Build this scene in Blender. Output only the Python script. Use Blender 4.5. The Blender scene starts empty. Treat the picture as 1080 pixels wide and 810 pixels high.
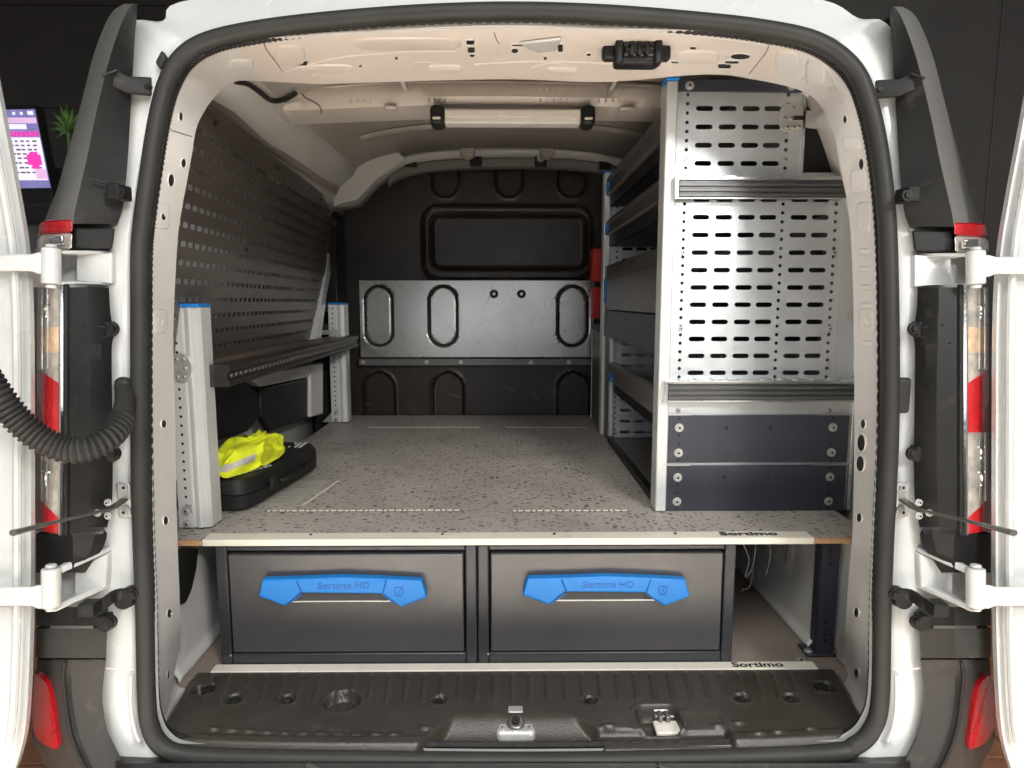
import bpy, bmesh, math, random
from mathutils import Vector, Matrix
from mathutils.bvhtree import BVHTree
from mathutils import noise as mnoise
random.seed(7)
C = bpy.context.scene
COL = C.collection
R = math.radians

# ------------------------------------------------------------------ camera
F = 700.0                      # focal length in photograph pixels (photograph 1080 x 810)
CZ = 1.35
PITCH, YAW = R(7.08), R(0.57)
fwd = Vector((math.sin(YAW)*math.cos(PITCH), math.cos(YAW)*math.cos(PITCH), -math.sin(PITCH)))
rgt = Vector((math.cos(YAW), -math.sin(YAW), 0))
upv = rgt.cross(fwd)
cam_d = bpy.data.cameras.new('camera'); cam = bpy.data.objects.new('camera', cam_d); COL.objects.link(cam)
cam_d.sensor_width = 36; cam_d.lens = 36*F/1080; cam_d.clip_start = .02; cam_d.clip_end = 100
mw = Matrix((rgt, upv, -fwd)).transposed().to_4x4(); mw.translation = (0, 0, CZ)
cam.matrix_world = mw
C.camera = cam

# ------------------------------------------------------------------ light
w = bpy.data.worlds.new('World'); C.world = w; w.use_nodes = True
bg = w.node_tree.nodes['Background']
bg.inputs[0].default_value = (1.0, .985, .97, 1); bg.inputs[1].default_value = .13
def area(name, loc, target, sx, sy, power, col=(1, 1, 1)):
    d = bpy.data.lights.new(name, 'AREA'); d.shape = 'RECTANGLE'; d.size = sx; d.size_y = sy
    d.energy = power; d.color = col
    o = bpy.data.objects.new(name, d); COL.objects.link(o); o.location = loc
    o.rotation_euler = (Vector(target)-Vector(loc)).to_track_quat('-Z', 'Y').to_euler()
    return o
area('showroom_key_lamp', (1.36, -1.5, 2.5), (-.05, 2.0, 1.1), .60, .35, 62, (1, .97, .93))
area('band_reflection_strip', (-1.25, -3.0, 1.62), (-.2, 1.5, 1.2), 3.0, .55, 18, (.94, .97, 1))  # added strip behind the camera, set to reflect in the bulkhead band
area('band_top_reflection_strip', (1.3, -3.0, 1.95), (.2, 1.5, 1.3), 2.2, .25, 12, (.94, .97, 1))  # added second strip, brightens the upper part of the band's reflection
area('overhead_fill', (0, -1.0, 3.2), (0, -.25, 0), 2.6, 1.6, 84, (1, .98, .95))  # added overhead fill; the lit ground sends warm light into the van
sp_ = area('floor_bounce_fill', (0, -.7, 3.1), (0, -.45, 0), 2.6, 1.0, 260, (1, .97, .93)); sp_.data.spread = R(55)  # added narrow beam on the ground, bounced up to brighten the roof
C.view_settings.view_transform = 'Standard'; C.view_settings.look = 'None'
C.view_settings.exposure = 0; C.view_settings.gamma = 1
try: C.cycles.max_bounces = 8; C.cycles.diffuse_bounces = 5
except Exception: pass

# ------------------------------------------------------------------ pixel geometry (photograph coordinates)
def ray(px, py): return fwd*F + rgt*(px-540) - upv*(py-405)
CAMP = Vector((0, 0, CZ))
def W(px, py, Y):
    d = ray(px, py); return CAMP + d*(Y/d.y)
def WZ(px, py, Z):
    d = ray(px, py); return CAMP + d*((Z-CZ)/d.z)
def WX(px, py, X):
    d = ray(px, py); return CAMP + d*(X/d.x)
def RP(px, py, off=0.0, a=1.03, b=.10, z0=.6):        # the leaning plane of the van's rear face
    d = ray(px, py)
    # Y = a + off + b*(z-z0)
    t = (a+off+b*(CZ-z0))/(d.y-b*d.z)
    return CAMP + d*t
def zat(py, Y, px=533): return W(px, py, Y).z
def cr(pts, sub=6, closed=False):                    # Catmull-Rom
    P = [Vector(p) for p in pts]; n = len(P); out = []
    rng = range(n) if closed else range(n-1)
    for i in rng:
        if closed: p0, p1, p2, p3 = P[i-1], P[i], P[(i+1) % n], P[(i+2) % n]
        else:
            p0 = P[max(i-1, 0)]; p1 = P[i]; p2 = P[i+1]; p3 = P[min(i+2, n-1)]
        for k in range(sub):
            t = k/sub
            out.append(.5*((2*p1)+(-p0+p2)*t+(2*p0-5*p1+4*p2-p3)*t*t+(-p0+3*p1-3*p2+p3)*t**3))
    if not closed: out.append(P[-1])
    return out

# ------------------------------------------------------------------ materials
def M(name, col, rough=.5, metal=0.0, var=.08, vs=6, bump=0.0, bs=150, rvar=.1, coat=0.0, dirt=None, dirt_amt=.5, stretch=(1, 1, 1), emit=None):
    m = bpy.data.materials.new(name); m.use_nodes = True
    nt = m.node_tree; N = nt.nodes; L = nt.links; b = N['Principled BSDF']
    b.inputs['Roughness'].default_value = rough; b.inputs['Metallic'].default_value = metal
    tc = N.new('ShaderNodeTexCoord'); mp = N.new('ShaderNodeMapping'); mp.inputs['Scale'].default_value = stretch
    L.new(tc.outputs['Object'], mp.inputs[0])
    n1 = N.new('ShaderNodeTexNoise'); n1.inputs['Scale'].default_value = vs; n1.inputs['Detail'].default_value = 6
    L.new(mp.outputs[0], n1.inputs[0])
    cm = N.new('ShaderNodeValToRGB'); cm.color_ramp.elements[0].position = .3; cm.color_ramp.elements[1].position = .7
    cm.color_ramp.elements[0].color = tuple(c*(1-var) for c in col)+(1,)
    cm.color_ramp.elements[1].color = tuple(min(1, c*(1+var)) for c in col)+(1,)
    L.new(n1.outputs[0], cm.inputs[0]); colout = cm.outputs[0]
    if dirt:
        n3 = N.new('ShaderNodeTexNoise'); n3.inputs['Scale'].default_value = vs*2.7; n3.inputs['Detail'].default_value = 9; n3.inputs['Roughness'].default_value = .7
        L.new(tc.outputs['Object'], n3.inputs[0])
        r3 = N.new('ShaderNodeMapRange'); r3.inputs[1].default_value = .56; r3.inputs[2].default_value = .72; r3.inputs[4].default_value = dirt_amt
        L.new(n3.outputs[0], r3.inputs[0])
        mx = N.new('ShaderNodeMix'); mx.data_type = 'RGBA'; L.new(r3.outputs[0], mx.inputs[0]); L.new(colout, mx.inputs[6]); mx.inputs[7].default_value = dirt+(1,)
        colout = mx.outputs[2]
    L.new(colout, b.inputs['Base Color'])
    if rvar:
        n2 = N.new('ShaderNodeTexNoise'); n2.inputs['Scale'].default_value = vs*4; n2.inputs['Detail'].default_value = 5
        L.new(mp.outputs[0], n2.inputs[0])
        mr = N.new('ShaderNodeMapRange'); mr.inputs[3].default_value = max(.02, rough-rvar); mr.inputs[4].default_value = min(1, rough+rvar)
        L.new(n2.outputs[0], mr.inputs[0]); L.new(mr.outputs[0], b.inputs['Roughness'])
    if bump:
        n4 = N.new('ShaderNodeTexNoise'); n4.inputs['Scale'].default_value = bs; n4.inputs['Detail'].default_value = 3
        L.new(mp.outputs[0], n4.inputs[0])
        bp = N.new('ShaderNodeBump'); bp.inputs['Strength'].default_value = bump; bp.inputs['Distance'].default_value = .002
        L.new(n4.outputs[0], bp.inputs['Height']); L.new(bp.outputs[0], b.inputs['Normal'])
    if coat: b.inputs['Coat Weight'].default_value = coat; b.inputs['Coat Roughness'].default_value = .08
    if emit:
        b.inputs['Emission Color'].default_value = emit[0]+(1,); b.inputs['Emission Strength'].default_value = emit[1]
    return m
white = M('white_paint', (.56, .575, .57), .26, var=.04, vs=3, rvar=.08, coat=.6, dirt=(.46, .44, .40), dirt_amt=.22)
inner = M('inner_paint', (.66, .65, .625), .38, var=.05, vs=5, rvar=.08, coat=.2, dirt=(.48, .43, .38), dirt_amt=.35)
header_m = M('header_bounce_tint', (.70, .635, .575), .36, var=.05, vs=5, rvar=.08, coat=.25, dirt=(.5, .42, .36), dirt_amt=.3)  # beige puts warm floor bounce into the header and beam colour
liner = M('roof_shade_tint', (.34, .305, .275), .42, var=.06, vs=4, rvar=.08, dirt=(.3, .26, .23), dirt_amt=.3)  # darkened colour stands in for shade behind the roof beam
rubber = M('black_rubber', (.028, .028, .027), .52, var=.15, vs=9, bump=.15, bs=300)
blackp = M('black_plastic', (.014, .014, .014), .42, var=.15, vs=9, bump=.2, bs=500, dirt=(.08, .075, .07), dirt_amt=.25)
greyp = M('grey_plastic', (.014, .014, .014), .48, var=.12, vs=7, bump=.25, bs=600, dirt=(.10, .095, .09), dirt_amt=.3)
bumpm = M('bumper_plastic', (.040, .038, .036), .5, var=.12, vs=7, bump=.3, bs=600, dirt=(.14, .12, .11), dirt_amt=.35)
capm = M('cap_reflection_grey', (.20, .20, .185), .32, var=.08, vs=5, rvar=.08, coat=.3)  # lighter grey stands in for reflection on the cap's outer strips
sillm = M('sill_plastic', (.036, .032, .026), .33, var=.15, vs=8, bump=.35, bs=450, dirt=(.10, .09, .075), dirt_amt=.35)
alu = M('brushed_aluminium', (.78, .79, .79), .30, 1.0, var=.05, vs=4, bump=.03, bs=90, rvar=.1, stretch=(1, 1, 12))
galv = M('slotted_aluminium', (.68, .71, .73), .42, .75, var=.06, vs=7, rvar=.12, dirt=(.60, .60, .58), dirt_amt=.4)
aluw = M('satin_aluminium_post', (.70, .71, .70), .42, .35, var=.04, vs=5, rvar=.08, dirt=(.5, .49, .47), dirt_amt=.3)
steel = M('zinc_steel', (.55, .55, .53), .34, .55, var=.12, vs=30)
dsteel = M('dark_steel', (.20, .195, .185), .32, .7, var=.2, vs=30)
navy = M('navy_powder_coat', (.036, .040, .055), .42, .2, var=.10, vs=5, bump=.15, bs=700, dirt=(.11, .11, .12), dirt_amt=.35)
anth = M('anthracite_powder_coat', (.045, .046, .052), .36, .3, var=.10, vs=4, bump=.12, bs=800, dirt=(.11, .10, .095), dirt_amt=.35)
frontm = M('drawer_front_coat', (.088, .086, .088), .32, .35, var=.10, vs=3, bump=.12, bs=900, dirt=(.14, .13, .125), dirt_amt=.28)
railm = M('dark_rail', (.11, .112, .115), .38, .5, var=.08, vs=12)
shelfm = M('shelf_front_coat', (.11, .098, .088), .36, .4, var=.08, vs=8, dirt=(.17, .16, .15), dirt_amt=.4)
blue = M('blue_plastic', (.006, .19, .58), .46, var=.04, vs=10, bump=.08, bs=500)
slotp = M('dark_slotted_sheet', (.125, .105, .09), .33, .45, var=.10, vs=6, rvar=.08, dirt=(.12, .10, .085), dirt_amt=.4)
bulk = M('bulkhead_coat', (.018, .0125, .0095), .40, .0, var=.15, vs=4, bump=.1, bs=300, dirt=(.10, .085, .075), dirt_amt=.3)
bandm = M('bulkhead_band', (.38, .375, .365), .27, .75, var=.08, vs=2, bump=.05, bs=30, rvar=.05)
for m_ in (rubber, blackp, greyp, bumpm): m_.node_tree.nodes['Principled BSDF'].inputs['Specular IOR Level'].default_value = .22
black = M('deep_black', (.006, .006, .006), .7, var=.1)
cream = M('cream_edge_strip', (.72, .69, .60), .45, var=.05, vs=12, dirt=(.45, .40, .30), dirt_amt=.5)
ply = M('plywood_edge', (.42, .25, .13), .7, var=.35, vs=40, stretch=(1, 1, 14), dirt=(.16, .09, .05), dirt_amt=.6)
redm = M('red_paint', (.55, .02, .015), .4, var=.1)
redl = M('red_lens', (.40, .006, .012), .12, var=.15, vs=60, coat=1, bump=.6, bs=140)
clear = M('clear_lens', (.58, .55, .50), .10, .55, var=.4, vs=45, coat=1, bump=.7, bs=60)
amber = M('amber_lens', (.72, .52, .36), .15, .3, var=.3, vs=50, coat=1, bump=.5, bs=70)
chrome = M('chrome', (.8, .8, .78), .12, 1.0, var=.1, vs=40)
vest = M('hi_vis_fabric', (.72, .80, .02), .75, var=.25, vs=14, bump=.9, bs=45, dirt=(.45, .45, .05), dirt_amt=.4)
silver = M('reflective_tape', (.62, .60, .58), .4, .2, var=.2, vs=60)
casem = M('case_shell', (.010, .0095, .009), .60, var=.2, vs=10, bump=.3, bs=400)
printw = M('white_print', (.6, .6, .6), .6, var=.05)
printk = M('black_print', (.02, .02, .02), .6, var=.05)
sticker = M('paper_sticker', (.40, .39, .34), .5, var=.06, vs=30, dirt=(.28, .27, .23), dirt_amt=.5)
wallm = M('showroom_wall', (.050, .045, .044), .45, var=.08, vs=2)
wallg = M('showroom_wall_right', (.085, .082, .080), .55, var=.08, vs=2)
leafm = M('leaf', (.10, .22, .05), .5, var=.3, vs=50)
lampm = M('lamp_diffuser', (.80, .76, .70), .35, var=.04)
tilem = M('terracotta_tile', (.42, .20, .11), .45, var=.18, vs=9, dirt=(.5, .36, .26), dirt_amt=.4)
groutm = M('tile_grout', (.43, .385, .335), .8, var=.1)
wire = M('white_cable', (.65, .65, .62), .4, var=.05)

def speckle_mat():
    m = bpy.data.materials.new('speckled_vinyl'); m.use_nodes = True
    nt = m.node_tree; N = nt.nodes; L = nt.links; b = N['Principled BSDF']
    tc = N.new('ShaderNodeTexCoord')
    n = N.new('ShaderNodeTexNoise'); n.inputs['Scale'].default_value = 5; n.inputs['Detail'].default_value = 8; L.new(tc.outputs['Object'], n.inputs[0])
    base = N.new('ShaderNodeValToRGB'); base.color_ramp.elements[0].position = .3; base.color_ramp.elements[1].position = .72
    base.color_ramp.elements[0].color = (.325, .30, .275, 1); base.color_ramp.elements[1].color = (.44, .41, .375, 1); L.new(n.outputs[0], base.inputs[0])
    cur = base.outputs[0]
    for sc, thr, c, off in ((88, .215, (.035, .03, .027, 1), 0), (128, .20, (.05, .045, .04, 1), 3.1), (85, .13, (.52, .48, .43, 1), 7.7)):
        mp = N.new('ShaderNodeMapping'); mp.inputs['Scale'].default_value = (.75, 1.5, 1); mp.inputs['Location'].default_value = (off, off, 0)
        mp.inputs['Rotation'].default_value = (0, 0, .3*off)
        nd = N.new('ShaderNodeTexNoise'); nd.inputs['Scale'].default_value = 90; L.new(tc.outputs['Object'], nd.inputs[0])
        ad = N.new('ShaderNodeVectorMath'); ad.operation = 'MULTIPLY_ADD'; L.new(nd.outputs['Color'], ad.inputs[0]); ad.inputs[1].default_value = (.012,)*3
        L.new(tc.outputs['Object'], ad.inputs[2]); L.new(ad.outputs[0], mp.inputs[0])
        v = N.new('ShaderNodeTexVoronoi'); v.inputs['Scale'].default_value = sc; L.new(mp.outputs[0], v.inputs['Vector'])
        sp = N.new('ShaderNodeSeparateColor'); L.new(v.outputs['Color'], sp.inputs[0])
        pw = N.new('ShaderNodeMath'); pw.operation = 'POWER'; L.new(sp.outputs[0], pw.inputs[0]); pw.inputs[1].default_value = 2.2
        ml = N.new('ShaderNodeMath'); ml.operation = 'MULTIPLY'; L.new(pw.outputs[0], ml.inputs[0]); ml.inputs[1].default_value = thr*2.1
        lt = N.new('ShaderNodeMath'); lt.operation = 'LESS_THAN'; L.new(v.outputs['Distance'], lt.inputs[0]); L.new(ml.outputs[0], lt.inputs[1])
        mx = N.new('ShaderNodeMix'); mx.data_type = 'RGBA'; L.new(lt.outputs[0], mx.inputs[0]); L.new(cur, mx.inputs[6]); mx.inputs[7].default_value = c
        cur = mx.outputs[2]
    L.new(cur, b.inputs['Base Color']); b.inputs['Roughness'].default_value = .55
    bn = N.new('ShaderNodeTexNoise'); bn.inputs['Scale'].default_value = 600; L.new(tc.outputs['Object'], bn.inputs[0])
    bp = N.new('ShaderNodeBump'); bp.inputs['Strength'].default_value = .3; bp.inputs['Distance'].default_value = .001; L.new(bn.outputs[0], bp.inputs['Height']); L.new(bp.outputs[0], b.inputs['Normal'])
    return m
speck = speckle_mat()
floorm = M('van_floor_vinyl', (.23, .19, .165), .6, var=.10, vs=7, bump=.6, bs=350, dirt=(.33, .29, .25), dirt_amt=.4)

# ------------------------------------------------------------------ mesh builder
class MB:
    def __init__(s): s.v = []; s.f = []; s.mi = []
    def add(s, vs, fs, mi=0):
        o = len(s.v); s.v += [Vector(p) for p in vs]
        for f in fs: s.f.append(tuple(i+o for i in f)); s.mi.append(mi)
        return s
    def box(s, x0, x1, y0, y1, z0, z1, mi=0):
        return s.add([(x0,y0,z0),(x1,y0,z0),(x1,y1,z0),(x0,y1,z0),(x0,y0,z1),(x1,y0,z1),(x1,y1,z1),(x0,y1,z1)],
                     [(0,3,2,1),(4,5,6,7),(0,1,5,4),(1,2,6,5),(2,3,7,6),(3,0,4,7)], mi)
    def obox(s, c, ax, ay, az, mi=0):                # oriented box: centre, three half vectors
        c, ax, ay, az = map(Vector, (c, ax, ay, az))
        vs = [c+ax*i+ay*j+az*k for k in (-1, 1) for i, j in ((-1,-1),(1,-1),(1,1),(-1,1))]
        return s.add(vs, [(0,3,2,1),(4,5,6,7),(0,1,5,4),(1,2,6,5),(2,3,7,6),(3,0,4,7)], mi)
    def prism(s, pts, d, mi=0):
        d = Vector(d); n = len(pts); P = [Vector(p) for p in pts]
        vs = P+[p+d for p in P]
        return s.add(vs, [tuple(range(n)), tuple(range(2*n-1, n-1, -1))]+[(i, i+n, (i+1) % n+n, (i+1) % n) for i in range(n)], mi)
    def loft(s, rings, closed=False, capped=False, mi=0):
        n = len(rings[0]); vs = [p for r in rings for p in r]; fs = []
        for k in range(len(rings)-1):
            for i in range(n if closed else n-1):
                j = (i+1) % n; fs.append((k*n+i, k*n+j, (k+1)*n+j, (k+1)*n+i))
        if capped: fs.append(tuple(range(n-1, -1, -1))); fs.append(tuple(range((len(rings)-1)*n, len(rings)*n)))
        return s.add(vs, fs, mi)
    def tube(s, path, r, n=10, closed=False, sq=None, mi=0, up=None):
        P = [Vector(p) for p in path]; m = len(P); rings = []; prev = None
        for i in range(m):
            if closed: t = P[(i+1) % m]-P[i-1]
            else: t = P[min(i+1, m-1)]-P[max(i-1, 0)]
            t.normalize()
            if prev is None:
                a = Vector(up) if up else (Vector((0, 0, 1)) if abs(t.z) < .9 else Vector((0, 1, 0)))
            else: a = prev
            a = (a-t*a.dot(t)).normalized(); prev = a; b = t.cross(a)
            rr = r[i] if isinstance(r, (list, tuple)) else r
            q = sq or (1, 1)
            rings.append([P[i]+a*math.cos(k*2*math.pi/n)*rr*q[0]+b*math.sin(k*2*math.pi/n)*rr*q[1] for k in range(n)])
        if closed: rings.append(rings[0]); s.loft(rings, True, False, mi)
        else: s.loft(rings, True, True, mi)
        return s
    def cyl(s, c, ax, r, h, n=16, r2=None, mi=0):     # from c along ax by h
        c = Vector(c); ax = Vector(ax).normalized(); a = ax.orthogonal().normalized(); b = ax.cross(a); r2 = r if r2 is None else r2
        s.loft([[c+a*math.cos(k*2*math.pi/n)*q+b*math.sin(k*2*math.pi/n)*q+ax*t for k in range(n)] for q, t in ((r, 0), (r2, h))], True, True, mi)
        return s
    def bvh(s): return BVHTree.FromPolygons([tuple(p) for p in s.v], s.f)
    def build(s, name, mat, parent=None, bev=0, seg=2, smooth=True, ang=35, solid=0, merge=True, label=None):
        me = bpy.data.meshes.new(name)
        base = WB.get(parent.name, Vector((0, 0, 0))) if parent is not None else Vector((0, 0, 0))
        me.from_pydata([tuple(p-base) for p in s.v], [], s.f)
        mats = mat if isinstance(mat, (list, tuple)) else [mat]
        for m in mats: me.materials.append(m)
        if len(mats) > 1: me.polygons.foreach_set('material_index', s.mi)
        bm = bmesh.new(); bm.from_mesh(me)
        if merge: bmesh.ops.remove_doubles(bm, verts=bm.verts, dist=1e-5)
        bmesh.ops.recalc_face_normals(bm, faces=bm.faces); bm.to_mesh(me); bm.free()
        if smooth:
            me.polygons.foreach_set('use_smooth', [True]*len(me.polygons))
            me.set_sharp_from_angle(angle=R(ang))
        o = bpy.data.objects.new(name, me); COL.objects.link(o)
        if parent is not None: o.parent = parent; WB[o.name] = base.copy()
        if solid:
            m_ = o.modifiers.new('solid', 'SOLIDIFY'); m_.thickness = solid; m_.offset = 0
        if bev:
            b_ = o.modifiers.new('bevel', 'BEVEL'); b_.width = bev; b_.segments = seg; b_.limit_method = 'ANGLE'; b_.angle_limit = R(40); b_.harden_normals = False
        if label: o['label'] = label
        return o
WB = {}
def thing(name, loc, label, cat, group=None):
    o = bpy.data.objects.new(name, None); COL.objects.link(o); o.location = loc; o.empty_display_size = .05
    WB[o.name] = Vector(loc); o['label'] = label; o['category'] = cat
    if group: o['group'] = group
    return o
def tag(o, label, cat, group=None):
    o['label'] = label; o['category'] = cat
    if group: o['group'] = group
    return o
def dupe(o, delta, parent=None):                      # copy of one part (shares mesh)
    c = o.copy(); COL.objects.link(c)
    if parent is not None: c.parent = parent
    c.location = o.location+Vector(delta); WB[c.name] = WB.get(o.name, Vector((0,0,0)))
    return c
def text(s, size, loc, rx, extr, mat, parent, name='lettering', rz=0, ry=0, bold=0, xs=1):
    cu = bpy.data.curves.new(name, 'FONT'); cu.body = s; cu.size = size; cu.extrude = extr; cu.align_x = 'CENTER'; cu.align_y = 'CENTER'; cu.offset = bold
    t = bpy.data.objects.new('tmp', cu); COL.objects.link(t); dg = bpy.context.evaluated_depsgraph_get()
    me = bpy.data.meshes.new_from_object(t.evaluated_get(dg)); bpy.data.objects.remove(t)
    me.materials.clear(); me.materials.append(mat)
    me.transform(Matrix.Translation(Vector(loc)-WB.get(parent.name, Vector((0,0,0)))) @ Matrix.Rotation(rz, 4, 'Z') @ Matrix.Rotation(ry, 4, 'Y') @ Matrix.Rotation(rx, 4, 'X') @ Matrix.Diagonal((xs, 1, 1, 1)))
    o = bpy.data.objects.new(name, me); COL.objects.link(o); o.parent = parent; WB[o.name] = WB.get(parent.name, Vector((0,0,0)))
    return o
def hit(px, py, bvh):
    loc, n, i, d = bvh.ray_cast(CAMP, ray(px, py).normalized())
    if loc is None: return None
    if n.dot(ray(px, py)) > 0: n = -n
    return loc, n
def frame(n, upd=(0, 0, 1)):                         # in-plane right / up for a surface with normal n
    n = Vector(n).normalized(); u = Vector(upd); u = (u-n*u.dot(n))
    if u.length < .05: u = Vector((0, 1, 0)); u = u-n*u.dot(n)
    u.normalize(); r = u.cross(n); return r, u
def bolt(p, n, r, mat, parent, name='bolt', h=.004):
    b = MB(); n = Vector(n).normalized(); p = Vector(p)
    b.cyl(p-n*.001, n, r*1.45, .0022, 18); b.cyl(p+n*.001, n, r, h, 18, r*.82)
    b.cyl(p+n*(h+.0009), n, r*.45, .0004, 6, mi=1)
    return b.build(name, [mat, black], parent)
def perf(strips, fn):                                # perforated sheet; strips: (u0,u1,[(v0,v1,hole or None)]), hole (cu,cv,hw,hh,r)
    b = MB()
    for u0, u1, cells in strips:
        for v0, v1, h in cells:
            if not h:
                q_ = [fn(u0+(u1-u0)*k/4, v0) for k in range(5)]+[fn(u1-(u1-u0)*k/4, v1) for k in range(5)]
                b.add(q_, [tuple(range(10))]); continue
            cu_, cv_, hw, hh, r = h; out = []; inn = []; K = 4
            sq = [(-1+2*i/K, -1) for i in range(K)]+[(1, -1+2*i/K) for i in range(K)]+[(1-2*i/K, 1) for i in range(K)]+[(-1, 1-2*i/K) for i in range(K)]
            for sx, sy in sq:
                out.append(fn(u0+(sx+1)/2*(u1-u0), v0+(sy+1)/2*(v1-v0)))
                if hw < r*1.3:
                    l = math.hypot(sx, sy); inn.append(fn(cu_+hw*sx/l, cv_+hh*sy/l))
                elif abs(sy) == 1: inn.append(fn(cu_+sx*(hw-r), cv_+sy*hh))
                else: inn.append(fn(cu_+sx*(hw-r)+sx*r*math.cos(sy*math.pi/2), cv_+hh*math.sin(sy*math.pi/2)))
            b.loft([out, inn], True)
    return b
def outline(px, py, wpx, hpx, bvh, p_, n=24, k=1.0):
    out = []; nn = Vector()
    for q in range(n):
        t = q*2*math.pi/n; c, s_ = math.cos(t), math.sin(t)
        c = math.copysign(abs(c)**p_, c); s_ = math.copysign(abs(s_)**p_, s_)
        h = hit(px+c*wpx/2*k, py+s_*hpx/2*k, bvh)
        if not h: return None, None
        out.append(h[0]); nn += h[1]
    return out, nn.normalized()
def hole(px, py, wpx, hpx, bvh, parent, name='hole', rot=0, round_=True):
    P, n = outline(px, py, wpx, hpx, bvh, 1.0 if round_ else .35)
    if not P: return
    c = sum(P, Vector())/len(P)
    m = MB(); m.add([p+n*.0012 for p in P], [tuple(range(len(P)))], 1)  # black disc on the surface stands in for shade inside the hole
    m.loft([[p+n*.0012 for p in P], [c+(p-c)*1.10+n*.0022 for p in P], [c+(p-c)*1.25-n*.001 for p in P]], True)
    return m.build(name, [pm_for.get(parent.name, inner), black], parent)
pm_for = {}

def line_on(pts, bvh, r_, mat, name, push=0.0):
    P = []
    for q in cr([Vector((x, y, 0)) for x, y in pts], 5):
        h = hit(q.x, q.y, bvh)
        if h: P.append(h[0]+h[1]*push)
    if len(P) > 2:
        b = MB(); b.tube(P, r_, 6); b.build(name, mat, van)
seamm = M('dark_seam', (.16, .14, .12), .7)  # thin dark lines along panel joints
# ------------------------------------------------------------------ setting: showroom
gm = MB(); gm.add([(-12, -12, 0), (12, -12, 0), (12, 12, 0), (-12, 12, 0)], [(0, 1, 2, 3)])
ground = gm.build('showroom_floor', groutm); ground['kind'] = 'structure'
t0 = None
for sx in (-1, 1):
    for i in range(8):
        for j in range(11):
            if t0 is None:
                b = MB(); b.box(-.096, .096, -.096, .096, .001, .009); t0 = b.build('floor_tile', tilem, ground, bev=.002); o = t0
            else: o = t0.copy(); COL.objects.link(o)
            o.location = (sx*(.62+.2*i), .7+.2*j, random.uniform(-.0006, .0006)); o.rotation_euler.z = random.choice((0, R(90), R(180)))
b = MB(); b.box(-6, 6, 5.2, 5.3, 0, 5)
for z in (1.95, 2.78, 3.5): b.box(-6, 6, 5.18, 5.2, z, z+.05)
bw = b.build('back_wall', wallm); bw['kind'] = 'structure'
b = MB(); b.box(1.9, 5.5, 4.2, 4.3, 0, 5); b.box(2.98, 3.0, 4.19, 4.2, 0, 5)
rw = b.build('side_wall', wallg, bev=.004); rw['kind'] = 'structure'
b = MB(); b.box(-6, 6, 1.0, 5.3, 3.9, 4.0); cl = b.build('ceiling', wallm); cl['kind'] = 'structure'

# information screen and its cabinet on the left
def quadpx(pts, Y, depth=.0): return [W(x, y, Y) for x, y in pts]
sc_ = thing('information_screen', W(20, 230, 3.2), 'lit black framed screen with violet and pink print beyond the left door', 'screen')
b = MB(); b.prism(quadpx([(-60, 112), (37, 110), (57, 214), (-40, 216)], 3.2), (0, .06, 0)); b.build('screen_frame', blackp, sc_, bev=.004)
scr = M('screen_glow', (.25, .24, .48), .3, var=.35, vs=9, emit=((.17, .17, .42), .6))
mag = M('screen_magenta', (.7, .05, .4), .3, emit=((.75, .04, .35), .9)); wht = M('screen_white', (.8, .8, .85), .3, emit=((.75, .72, .85), .85)); pnk = M('screen_pink', (.7, .5, .7), .3, emit=((.65, .40, .66), .8)); dkk = M('screen_ink', (.12, .1, .14), .3, emit=((.1, .09, .16), .6))
b = MB(); b.prism(quadpx([(-55, 117), (36, 115), (53, 198), (-36, 199)], 3.193), (0, .006, 0)); b.build('screen_panel', scr, sc_)
def srow(x0, x1, y0, y1, m, nm, dy=0):
    e = lambda y: (y-115)*.2
    b = MB(); b.add([W(x0+e(y0), y0, 3.188+dy), W(x1+e(y0), y0, 3.188+dy), W(x1+e(y1), y1, 3.188+dy), W(x0+e(y1), y1, 3.188+dy)], [(0, 1, 2, 3)]); b.build(nm, m, sc_)
srow(28, 34, 117, 121, wht, 'screen_icon'); srow(20, 23, 118, 121, wht, 'screen_icon'); srow(12, 15, 118, 121, wht, 'screen_icon')
srow(0, 36, 124, 130, pnk, 'screen_band'); srow(0, 36, 145, 190, wht, 'screen_band', .001)
srow(0, 24, 131, 136, wht, 'screen_line')
for k in range(9): srow(-5+k*4.6, -1.6+k*4.6, 138.5, 144, mag, 'screen_headline')
for k, y in enumerate((148, 152.5, 157, 161.5, 166, 171, 176, 181)):
    for q in range(6): srow(-4+q*6.2, -4+q*6.2+random.uniform(3, 5.4), y, y+1.7, dkk, 'screen_line', -.001)
srow(18, 33, 163, 174, mag, 'screen_picture', -.002); srow(22, 30, 160, 178, mag, 'screen_picture', -.003); srow(24, 36, 178, 189, pnk, 'screen_picture', -.002)
cab = thing('low_cabinet', (-2.6, 3.9, 0), 'cream and grey low cabinet under the lit screen', 'cabinet')
b = MB(); b.box(-3.6, -1.75, 3.7, 4.2, 0, 1.58); b.build('cabinet_body', M('cabinet_cream', (.50, .46, .42), .5), cab, bev=.006)
b = MB(); b.box(-3.65, -1.7, 3.66, 4.24, 1.58, 1.76); b.build('cabinet_top', M('cabinet_grey', (.12, .12, .13), .4), cab, bev=.006)
pl = thing('spiky_plant', W(74, 175, 3.6), 'small green plant with narrow pointed leaves, beyond the left grey corner cap', 'plant')
o0 = W(72, 140, 3.6)
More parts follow.
